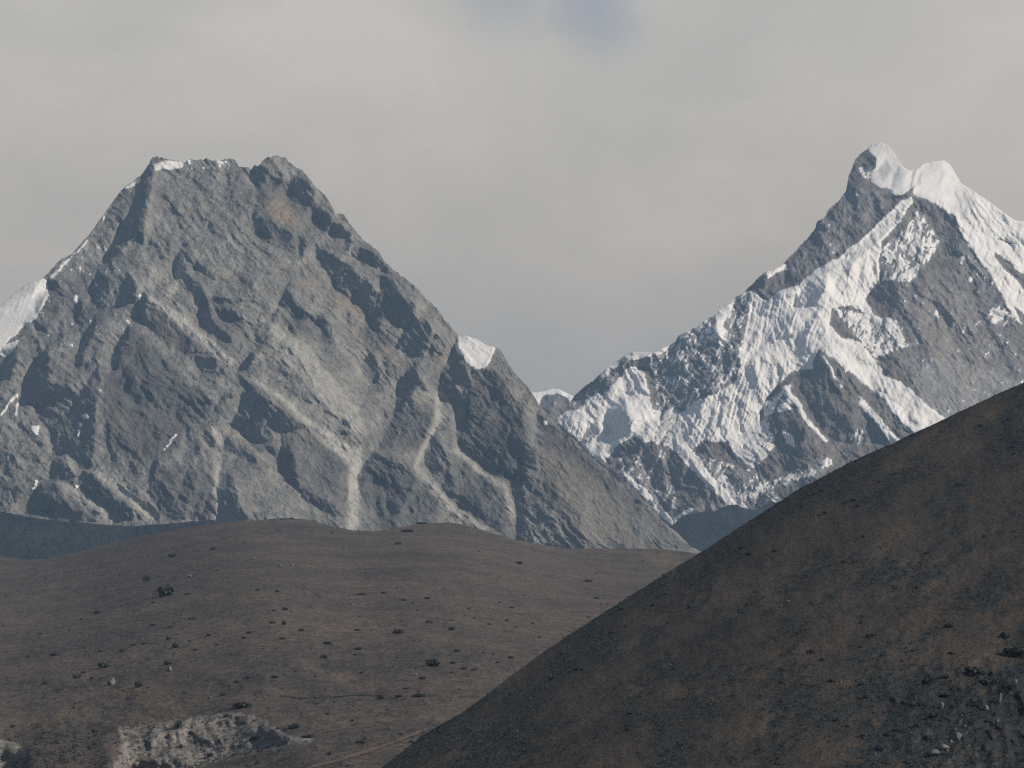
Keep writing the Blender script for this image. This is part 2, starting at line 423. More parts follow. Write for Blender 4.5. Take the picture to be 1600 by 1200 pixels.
LEFT = dict(name='mountain', seed=3, box=(-640, 1150, 236, 900), D0=10500.0, k=0.95, nc=960, nr=470, mat=M_ROCK,
    sky=[(-700, 880), (-450, 800), (-300, 700), (-150, 590), (-60, 520), (0, 480), (12, 468), (30, 452), (50, 441), (62, 438), (75, 428), (88, 412), (100, 403), (112, 398), (130, 378), (150, 352),
         (170, 325), (185, 303), (198, 290), (212, 281), (222, 272), (232, 258), (236, 249), (245, 246), (262, 250), (285, 255), (298, 250), (310, 252), (322, 249),
         (335, 253), (348, 250), (365, 250), (375, 262), (392, 264), (395, 260), (405, 258), (412, 252), (420, 246), (432, 245), (447, 248), (455, 258), (470, 265),
         (480, 275), (490, 290), (500, 300), (512, 310), (520, 325), (524, 335), (538, 336), (545, 350), (555, 362), (568, 377), (585, 388), (600, 405), (612, 420),
         (628, 433), (645, 445), (656, 455), (668, 470), (682, 483), (696, 500), (712, 520), (718, 527), (725, 524), (745, 530), (760, 540), (775, 543), (782, 547),
         (792, 565), (805, 585), (820, 600), (835, 620), (848, 640), (862, 655), (880, 675), (900, 690), (915, 707), (940, 728), (970, 755), (1000, 785), (1030, 810),
         (1055, 830), (1080, 855), (1160, 893)],
    jagw=[(-260, 0.1), (60, 0.1), (90, 0.8), (200, 0.6), (240, 1.3), (700, 1.2), (720, 0.1), (770, 0.3), (800, 0.8), (1150, 0.6)],
    macro=[(-260, 260), (0, 130), (120, 65), (236, 0), (420, -40), (600, 30), (720, 60), (820, 30), (1000, 120), (1150, 300)],
    strata=40, gully=112, streak=62, dust=0.72,
    shade=[(1, [(236, 250), (240, 262), (236, 290), (232, 320), (228, 345), (222, 385), (215, 370), (205, 375), (180, 400), (165, 412), (160, 405), (175, 380), (190, 350), (205, 330), (215, 290), (225, 272)]),
        (.35, [(236, 250), (222, 272), (198, 292), (185, 303), (165, 335), (155, 360), (165, 370), (190, 350), (210, 300), (232, 262)]),
        (.06, [(150, 352), (60, 445), (40, 500), (0, 560), (0, 640), (60, 640), (120, 560), (150, 480), (190, 400), (210, 330)]),
        (.75, [(150, 435), (200, 428), (210, 440), (212, 465), (205, 472), (170, 485), (150, 485), (142, 460)]),
        (1, [(225, 456), (231, 469), (228, 490), (234, 511), (217, 497), (212, 481)]),
        (.32, [(231, 469), (260, 478), (275, 500), (300, 520), (300, 555), (280, 545), (260, 530), (235, 512)]),
        (.95, [(203, 505), (195, 520), (182, 540), (176, 565), (176, 580), (188, 575), (190, 560), (188, 545), (200, 535), (204, 515)]),
        (.9, [(75, 539), (52, 565), (43, 582), (33, 615), (33, 628), (56, 630), (62, 655), (80, 675), (83, 700), (78, 712), (90, 712), (108, 705), (118, 715), (125, 730), (145, 730), (147, 690),
              (150, 640), (150, 610), (158, 590), (150, 575), (140, 590), (125, 612), (112, 612), (104, 590), (92, 600), (80, 598), (74, 580)]),
        (.85, [(147, 498), (125, 545), (118, 555), (122, 572), (130, 560), (140, 530), (149, 510)]),
        (.85, [(120, 465), (128, 470), (130, 500), (138, 510), (120, 500), (113, 485)]),
        (.7, [(0, 560), (15, 545), (25, 540), (28, 560), (15, 590), (0, 600)]),
        (.85, [(75, 435), (92, 442), (86, 452), (74, 448)]),
        (.8, [(82, 720), (78, 750), (100, 750), (120, 745), (105, 725), (90, 715)]),
        (.75, [(62, 757), (40, 785), (45, 800), (100, 800), (120, 815), (130, 808), (100, 780), (85, 755)]),
        (.75, [(130, 735), (122, 745), (130, 765), (150, 785), (160, 795), (180, 815), (215, 812), (205, 795), (185, 780), (165, 760), (145, 740)]),
        (.65, [(165, 755), (200, 775), (245, 810), (255, 812), (240, 790), (215, 770), (190, 755)]),
        (.5, [(0, 750), (35, 770), (25, 785), (0, 790)]), (.55, [(30, 705), (60, 710), (75, 725), (60, 725), (35, 715)]),
        (1, [(281, 389), (275, 404), (269, 412), (272, 431), (288, 434), (292, 447), (305, 470), (312, 481), (312, 506), (331, 519), (342, 524), (350, 530), (369, 537), (359, 524), (339, 507),
             (331, 489), (324, 470), (316, 449), (301, 434), (288, 425), (294, 419), (290, 406)]),
        (.95, [(281, 387), (300, 400), (320, 416), (340, 437), (333, 439), (313, 422), (293, 407)]),
        (.4, [(290, 440), (272, 450), (270, 480), (300, 500), (310, 490), (300, 470)]),
        (1, [(447, 455), (434, 474), (451, 481), (462, 496), (476, 500), (485, 498), (470, 477), (461, 462)]),
        (.9, [(487, 490), (484, 497), (500, 516), (514, 537), (521, 537), (519, 512), (506, 492)]),
        (.9, line([(455, 435), (440, 470), (420, 518)], 3, 2)),
        (1, [(496, 389), (513, 392), (539, 410), (572, 433), (595, 459), (598, 509), (589, 515), (580, 512), (572, 489), (554, 471), (525, 451), (513, 430), (499, 404)]),
        (.9, [(596, 432), (615, 437), (626, 460), (647, 473), (652, 490), (649, 497), (630, 511), (624, 512), (611, 503), (598, 488), (596, 462)]),
        (1, [(649, 497), (666, 501), (675, 516), (671, 531), (664, 550), (654, 556), (645, 561), (634, 550), (619, 544), (621, 533), (632, 518)]),
        (.5, [(680, 520), (700, 530), (690, 560), (680, 575), (668, 550)]),
        (.9, [(392, 264), (400, 258), (408, 258), (405, 296), (397, 287)]),
        (.75, [(411, 255), (446, 273), (437, 290), (429, 293), (417, 276), (405, 296), (404, 270)]),
        (.9, [(449, 285), (461, 276), (481, 282), (493, 302), (487, 317), (478, 328), (467, 320), (452, 311)]),
        (.85, [(484, 323), (508, 328), (519, 337), (513, 360), (505, 363), (490, 340)]),
        (.9, [(519, 352), (537, 349), (551, 363), (548, 387), (543, 393), (537, 372), (522, 369)]),
        (.9, [(548, 387), (572, 387), (592, 401), (607, 416), (604, 428), (589, 422), (566, 404), (548, 401)]),
        (.75, [(601, 428), (612, 442), (601, 460), (595, 451)]),
        (.75, [(397, 340), (423, 343), (435, 355), (458, 363), (461, 390), (449, 395), (429, 387), (408, 375), (394, 358)]),
        (.85, [(464, 369), (474, 367), (478, 387), (470, 404), (466, 390)]),
        (.85, [(562, 574), (574, 554), (581, 550), (589, 561), (594, 574), (592, 602), (581, 597), (570, 587)]),
        (1, [(650, 563), (623, 600), (617, 643), (630, 643), (637, 620), (657, 603), (652, 587)]),
        (.5, [(615, 647), (637, 640), (680, 640), (675, 665), (655, 690), (620, 700), (590, 700), (600, 680)]),
        (1, [(714, 531), (703, 556), (698, 570), (686, 582), (683, 620), (692, 628), (705, 622), (711, 640), (713, 670), (735, 672), (735, 600), (727, 570)]),
        (.62, [(735, 578), (770, 578), (790, 600), (815, 640), (822, 680), (825, 700), (815, 760), (800, 750), (770, 745), (745, 730), (715, 700), (713, 670), (735, 650)]),
        (1, [(816, 690), (837, 697), (839, 742), (865, 759), (880, 778), (906, 806), (915, 860), (810, 860), (805, 787), (799, 761), (809, 731)]),
        (1, [(712, 690), (735, 718), (770, 742), (800, 748), (800, 735), (770, 725), (740, 708), (720, 680)]),
        (.85, [(682, 664), (666, 694), (660, 705), (664, 720), (666, 731), (679, 748), (690, 761), (701, 776), (722, 793), (742, 808), (756, 808), (742, 789), (727, 778), (712, 769), (703, 731), (694, 703), (684, 679)]),
        (.9, [(585, 705), (566, 724), (559, 742), (560, 765), (572, 755), (600, 760), (605, 790), (610, 805), (625, 800), (640, 770), (650, 750), (640, 730), (615, 715), (600, 712)]),
        (.45, [(625, 720), (665, 735), (690, 775), (680, 800), (640, 800), (640, 760)]),
        (.95, [(442, 685), (438, 700), (440, 743), (462, 766), (470, 773), (462, 737), (462, 711), (451, 692)]),
        (.75, [(450, 752), (469, 774), (497, 795), (525, 808), (540, 808), (525, 792), (497, 775), (469, 761)]),
        (.22, [(470, 680), (500, 700), (545, 735), (545, 790), (510, 780), (470, 750)]),
        (.88, [(357, 662), (372, 644), (380, 625), (376, 612), (399, 614), (434, 634), (462, 655), (470, 670), (444, 674), (421, 692), (399, 691), (380, 677)]),
        (.95, [(344, 621), (363, 612), (365, 620), (344, 630)]), (1, [(393, 549), (400, 556), (387, 576), (375, 576)]),
        (.85, [(376, 587), (387, 595), (400, 612), (391, 612), (378, 597)]), (.65, [(414, 559), (425, 567), (449, 582), (459, 586), (444, 587), (421, 576)]),
        (.75, [(442, 606), (462, 606), (477, 614), (492, 634), (500, 638), (481, 633), (462, 619)]),
        (1, [(533, 656), (548, 659), (548, 664), (538, 663)]), (1, [(520, 673), (535, 673), (552, 677), (530, 681)]),
        (.65, [(290, 662), (305, 670), (312, 689), (312, 709), (297, 713), (290, 691)]),
        (.8, [(245, 711), (239, 730), (234, 749), (232, 766), (237, 766), (243, 737), (249, 719)]),
        (.6, [(240, 740), (232, 769), (240, 784), (259, 812), (292, 812), (287, 769), (262, 759)]),
        (.72, [(342, 739), (356, 739), (365, 752), (375, 790), (390, 812), (345, 815), (338, 752)]),
        (.55, [(290, 735), (300, 745), (308, 790), (300, 812), (285, 770)]), (.6, [(200, 587), (206, 616), (211, 634), (224, 632), (219, 616), (207, 591)]),
        (.6, [(218, 590), (232, 615), (240, 635), (228, 620)]),
        (.9, [(325, 470), (350, 464), (375, 472), (345, 474)]), (.9, [(335, 486), (350, 484), (378, 499), (355, 496)]), (.6, [(305, 555), (340, 560), (335, 572), (310, 566)]),
        (.45, [(880, 672), (940, 725), (1010, 790), (1070, 850), (1040, 850), (980, 790), (920, 740), (880, 700)]),
        (.6, [(775, 610), (800, 640), (812, 660), (800, 665), (780, 640)]), (.5, [(300, 770), (340, 770), (335, 812), (300, 812)]),
        (.5, [(345, 680), (356, 684), (380, 705), (402, 725), (385, 718), (360, 700)]), (.6, line([(169, 663), (172, 700), (178, 722)], 4)), (.6, line([(287, 747), (300, 770), (312, 791)], 4)), (.7, line([(312, 678), (322, 690), (331, 697)], 5)), (.45, [(400, 614), (440, 642), (500, 672), (545, 702), (520, 706), (480, 690), (455, 690), (425, 690)]),
        (.5, [(713, 709), (756, 746), (794, 788), (797, 825), (756, 814), (719, 769)]), (.5, line([(262, 590), (290, 625), (320, 650)], 5)), (.6, line([(300, 600), (325, 625), (340, 640)], 4)), (.5, [(690, 640), (706, 650), (706, 700), (690, 700), (680, 690)]),
        (.4, [(-60, 515), (0, 480), (30, 451), (62, 438), (50, 462), (20, 482), (0, 496), (-60, 535)]), (.6, line([(131, 411), (141, 419)], 6)), (.85, [(144, 437), (158, 436), (165, 460), (160, 477), (148, 470)]), (.95, [(192, 430), (204, 436), (212, 455), (210, 473), (200, 470), (196, 450)]), (.7, line([(62, 509), (75, 514)], 6)), (.6, [(34, 508), (46, 500), (44, 516), (36, 522)]),
        (.85, [(130, 580), (134, 566), (148, 556), (154, 566), (142, 572)]), (.85, line([(194, 578), (198, 592), (204, 608)], 5)), (.6, [(250, 562), (258, 564), (266, 582), (258, 580)]), (.5, [(212, 540), (226, 548), (236, 566), (222, 566)]),
        (.85, line([(330, 466), (354, 464), (374, 468), (397, 472)], 3.5, 2)), (.9, line([(339, 484), (356, 485), (368, 492), (376, 500)], 4, 3)), (.6, line([(369, 421), (380, 434), (391, 447)], 3.5)), (.6, line([(417, 412), (436, 420), (453, 426)], 3.5)), (.5, line([(420, 424), (432, 434)], 4)),
        (.75, line([(403, 494), (405, 504), (409, 514)], 3.5)), (.75, [(450, 507), (456, 508), (461, 520), (455, 520)]), (.65, line([(264, 350), (275, 358)], 4)), (.65, line([(259, 374), (266, 390)], 5)), (.65, [(280, 373), (294, 376), (296, 386), (284, 386)]), (.5, line([(392, 452), (400, 470)], 4)),
        (.8, line([(303, 548), (318, 552), (333, 553)], 4.5, 3)), (.75, line([(305, 559), (320, 560), (338, 566)], 4.5, 3)), (.7, line([(309, 567), (325, 571), (340, 569)], 4)), (.7, line([(312, 576), (335, 581)], 4)), (.75, line([(312, 592), (322, 602), (333, 610)], 4)), (.6, line([(305, 621), (320, 633)], 5)),
        (.6, [(226, 602), (236, 610), (249, 642), (238, 636)]), (.75, line([(320, 673), (328, 682), (335, 692)], 6)), (.6, [(350, 690), (370, 692), (402, 718), (398, 725), (375, 712), (352, 704)]), (.55, [(414, 696), (440, 700), (440, 712), (424, 708)]), (.7, line([(424, 620), (438, 628), (450, 634)], 6)),
        (.5, line([(460, 402), (475, 430)], 3)), (.5, line([(474, 400), (491, 432)], 3)), (.5, line([(490, 404), (506, 428)], 3)), (.6, [(540, 486), (547, 490), (549, 518), (543, 508)]), (.8, [(482, 460), (489, 462), (493, 474), (486, 474)]), (.55, [(598, 562), (606, 566), (612, 592), (602, 586)]),
        (.7, [(648, 588), (660, 592), (674, 612), (660, 612)]), (.75, [(634, 619), (646, 624), (650, 648), (638, 646)]), (.7, line([(626, 668), (640, 675), (652, 682)], 7)), (.6, line([(645, 645), (658, 650), (668, 658)], 7)), (.55, [(613, 745), (626, 744), (640, 770), (628, 770)]), (.7, [(587, 774), (594, 774), (602, 806), (592, 806)]),
        (.6, line([(562, 765), (572, 785), (580, 804)], 4)), (.8, [(765, 615), (785, 612), (815, 640), (812, 662), (790, 655), (770, 635)]), (.55, [(777, 770), (788, 772), (803, 808), (792, 808)]), (.5, line([(866, 648), (895, 680), (925, 712)], 10)), (.55, line([(960, 740), (985, 765), (1005, 785)], 13)),
        (.5, [(840, 640), (880, 680), (960, 755), (1080, 858), (915, 858), (880, 778), (840, 740), (837, 697)]), (.5, line([(405, 300), (400, 330), (396, 350)], 4)), (.5, line([(370, 275), (362, 300), (366, 320)], 4)), (.45, line([(300, 275), (320, 300), (330, 330)], 4)), (.4, line([(345, 360), (372, 380), (392, 400)], 4)),
        (.45, line([(405, 430), (422, 446), (436, 452)], 4)), (.45, line([(250, 400), (262, 420), (268, 440)], 5)), (.4, line([(500, 560), (520, 572), (545, 590)], 4)), (.45, line([(395, 520), (412, 536), (430, 545)], 4)), (.5, line([(505, 640), (530, 655), (548, 672)], 4)), (.5, [(55, 470), (66, 466), (64, 488), (56, 492)]),
        (.6, [(92, 500), (100, 498), (98, 530), (90, 536)]), (.5, [(100, 640), (112, 650), (108, 680), (98, 664)]), (.4, line([(330, 300), (360, 310), (390, 335)], 5)), (.4, line([(350, 330), (400, 385), (440, 410)], 4)), (.5, line([(255, 300), (275, 330), (290, 370)], 5)), (.5, line([(372, 410), (400, 430), (430, 440)], 4)), (.4, line([(300, 330), (320, 350), (345, 352)], 5)),
        (.5, line([(355, 262), (358, 280), (352, 300)], 5)), (.5, line([(860, 700), (900, 745), (960, 800)], 8)), (.4, line([(900, 720), (950, 760), (1000, 820)], 6)), (.5, line([(30, 660), (55, 690), (75, 700)], 5)), (.5, line([(10, 690), (12, 745)], 4)),
        (.55, [(725, 780), (745, 790), (800, 845), (760, 820)])],
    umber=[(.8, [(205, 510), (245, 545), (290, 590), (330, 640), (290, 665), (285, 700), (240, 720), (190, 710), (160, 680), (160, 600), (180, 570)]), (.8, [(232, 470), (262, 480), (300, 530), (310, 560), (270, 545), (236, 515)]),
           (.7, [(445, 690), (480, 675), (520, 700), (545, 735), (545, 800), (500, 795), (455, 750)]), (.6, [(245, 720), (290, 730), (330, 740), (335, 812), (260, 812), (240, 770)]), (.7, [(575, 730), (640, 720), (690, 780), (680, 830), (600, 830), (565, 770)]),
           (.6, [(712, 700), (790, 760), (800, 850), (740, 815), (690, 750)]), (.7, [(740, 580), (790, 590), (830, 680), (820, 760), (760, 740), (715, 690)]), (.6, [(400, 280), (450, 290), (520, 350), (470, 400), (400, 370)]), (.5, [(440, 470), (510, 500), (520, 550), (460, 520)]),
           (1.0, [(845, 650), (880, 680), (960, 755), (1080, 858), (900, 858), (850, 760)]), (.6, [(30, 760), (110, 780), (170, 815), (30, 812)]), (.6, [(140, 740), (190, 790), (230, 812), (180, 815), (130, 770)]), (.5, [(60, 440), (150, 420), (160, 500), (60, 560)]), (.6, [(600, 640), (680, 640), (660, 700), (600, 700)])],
    lit=[(1, line([(208, 501), (225, 512), (262, 546), (300, 580)], 6)), (.9, [(160, 530), (168, 540), (170, 568), (160, 560)]), (.9, line([(281, 550), (305, 584), (335, 616)], 5)), (.9, line([(365, 672), (384, 689), (416, 726), (444, 749)], 7)), (.9, line([(493, 681), (529, 712), (551, 735)], 6)),
         (.8, line([(300, 425), (315, 440), (328, 462)], 6)), (.9, line([(450, 436), (480, 448), (512, 474)], 7)), (.8, line([(240, 290), (300, 300), (350, 330), (400, 360)], 12)), (.8, [(390, 300), (440, 300), (460, 340), (430, 340), (400, 330)]), (.6, [(260, 400), (272, 440), (262, 450), (245, 420)]),
         (1, line([(545, 405), (575, 432), (592, 455)], 10, 7)), (1, line([(635, 450), (665, 480), (690, 512)], 12, 9)), (.9, line([(560, 370), (590, 395), (615, 425)], 6)), (.8, line([(604, 462), (612, 500), (622, 520)], 5)), (1, line([(660, 560), (668, 580), (675, 600)], 8)),
         (.9, line([(219, 550), (259, 594), (290, 620)], 5)), (.9, line([(266, 547), (312, 588), (344, 618)], 6)), (.9, line([(291, 663), (328, 703), (341, 735), (339, 790)], 7)), (1, line([(400, 596), (449, 630), (494, 679), (531, 716)], 8)),
         (1, line([(685, 619), (677, 668), (659, 709)], 8)), (1, line([(707, 630), (711, 701), (756, 731), (794, 754)], 7)), (.9, line([(662, 731), (692, 776), (737, 806), (760, 829)], 9)), (.8, line([(745, 619), (775, 656)], 5)), (.8, line([(469, 672), (497, 690), (540, 730)], 5)),
         (1, line([(352, 672), (400, 705), (440, 745), (470, 775)], 7)), (1, line([(137, 733), (180, 765), (243, 812)], 8)), (.9, line([(90, 745), (130, 775), (178, 815)], 8)), (1, line([(36, 610), (60, 650), (80, 700)], 6)),
         (1, line([(236, 275), (232, 340), (222, 400)], 14)), (1, line([(203, 500), (250, 545), (290, 590), (330, 620)], 10)), (1, [(555, 500), (600, 560), (560, 640), (500, 620), (470, 560), (430, 520), (470, 510)]),
         (1, [(545, 414), (595, 440), (590, 452), (560, 430)]), (.8, [(650, 480), (700, 520), (690, 530), (655, 500)])],
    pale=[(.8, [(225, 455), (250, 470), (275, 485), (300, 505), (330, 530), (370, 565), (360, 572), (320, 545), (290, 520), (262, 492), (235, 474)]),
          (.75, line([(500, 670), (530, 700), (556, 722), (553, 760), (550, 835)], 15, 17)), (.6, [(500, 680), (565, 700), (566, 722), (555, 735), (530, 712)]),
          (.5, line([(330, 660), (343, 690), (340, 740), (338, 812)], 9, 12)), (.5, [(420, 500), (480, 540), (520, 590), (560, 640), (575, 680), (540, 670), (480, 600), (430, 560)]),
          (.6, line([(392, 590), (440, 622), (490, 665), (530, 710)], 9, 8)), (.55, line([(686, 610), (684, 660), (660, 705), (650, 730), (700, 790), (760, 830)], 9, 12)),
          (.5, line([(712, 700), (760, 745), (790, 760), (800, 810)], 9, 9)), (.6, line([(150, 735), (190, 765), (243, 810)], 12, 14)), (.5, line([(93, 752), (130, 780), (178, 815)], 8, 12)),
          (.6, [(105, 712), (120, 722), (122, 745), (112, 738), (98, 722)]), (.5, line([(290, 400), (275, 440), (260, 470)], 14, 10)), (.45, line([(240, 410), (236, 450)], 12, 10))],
    ochre=[(.8, [(415, 318), (440, 312), (460, 330), (470, 350), (455, 356), (430, 345)]), (.9, [(462, 438), (482, 436), (500, 450), (478, 450)]), (.7, [(515, 448), (540, 466), (570, 495), (560, 498), (530, 475)]),
           (.6, [(590, 545), (615, 545), (630, 565), (605, 560)]), (.4, [(300, 490), (335, 525), (330, 535), (300, 505)]), (.35, [(680, 530), (700, 550), (690, 575), (675, 560)]),
           (.3, [(235, 480), (260, 490), (290, 540), (260, 530)]), (.25, [(840, 700), (900, 720), (960, 790), (1000, 850), (900, 850), (860, 760)]), (.3, [(750, 580), (790, 600), (830, 660), (800, 640)]),
           (.25, [(180, 640), (200, 640), (200, 670), (180, 665)])],
    smooth=[(1, [(460, 520), (550, 560), (600, 620), (590, 690), (520, 640), (470, 570)]), (.8, [(540, 700), (570, 740), (570, 840), (530, 840)]), (.8, [(360, 720), (430, 740), (470, 800), (380, 800)]),
            (.7, [(840, 690), (1000, 790), (1080, 870), (900, 860)]), (.6, [(455, 690), (545, 740), (545, 800), (470, 770)]), (1, [(-640, 400), (70, 430), (40, 520), (-260, 700), (-640, 900)])],
    snow=[(1.6, [(-640, 780), (-450, 700), (-260, 500), (-60, 500), (0, 470), (30, 445), (55, 432), (72, 436), (74, 448), (74, 462), (66, 476), (56, 496), (38, 508), (26, 522), (8, 535), (-6, 556), (-40, 600), (-260, 760), (-640, 900)]),
          (1.6, [(715, 522), (730, 520), (752, 531), (772, 543), (766, 560), (762, 572), (748, 577), (736, 572), (728, 562), (716, 552), (712, 540)]),
          (.75, [(242, 256), (262, 248), (290, 254), (285, 262), (262, 266), (245, 268), (240, 264)]), (.45, [(290, 248), (372, 250), (360, 262), (300, 266)]), (.8, line([(197, 296), (212, 284)], 5)),
          (.8, line([(78, 436), (95, 418), (118, 394)], 5, 2)), (.7, line([(118, 398), (140, 372), (165, 336)], 3, 2)), (.75, line([(0, 650), (15, 630), (26, 616)], 4, 5)), (.8, line([(26, 618), (28, 630), (23, 650)], 5, 2)),
          (.85, [(128, 646), (137, 646), (138, 654), (131, 654)]), (.6, [(122, 660), (130, 662), (124, 688), (120, 680)]), (.8, [(48, 664), (62, 664), (60, 680), (50, 676)]),
          (.8, line([(60, 750), (50, 768)], 4, 4)), (.9, line([(277, 678), (256, 704)], 3, 2)), (.7, [(115, 757), (122, 757), (122, 765), (116, 764)]), (.7, [(152, 606), (160, 610), (158, 616)]),
          (.75, [(116, 458), (122, 466), (119, 474), (114, 468)]), (.7, [(214, 448), (222, 458), (216, 472), (218, 458)]), (.28, [(60, 400), (160, 380), (230, 450), (200, 520), (60, 560)]),
          (.85, [(850, 656), (854, 658), (853, 664), (849, 662)]), (.5, [(0, 540), (30, 530), (24, 545), (0, 565)])],
    snow_label='white snowfields on the left shoulder and notch of the grey mountain')

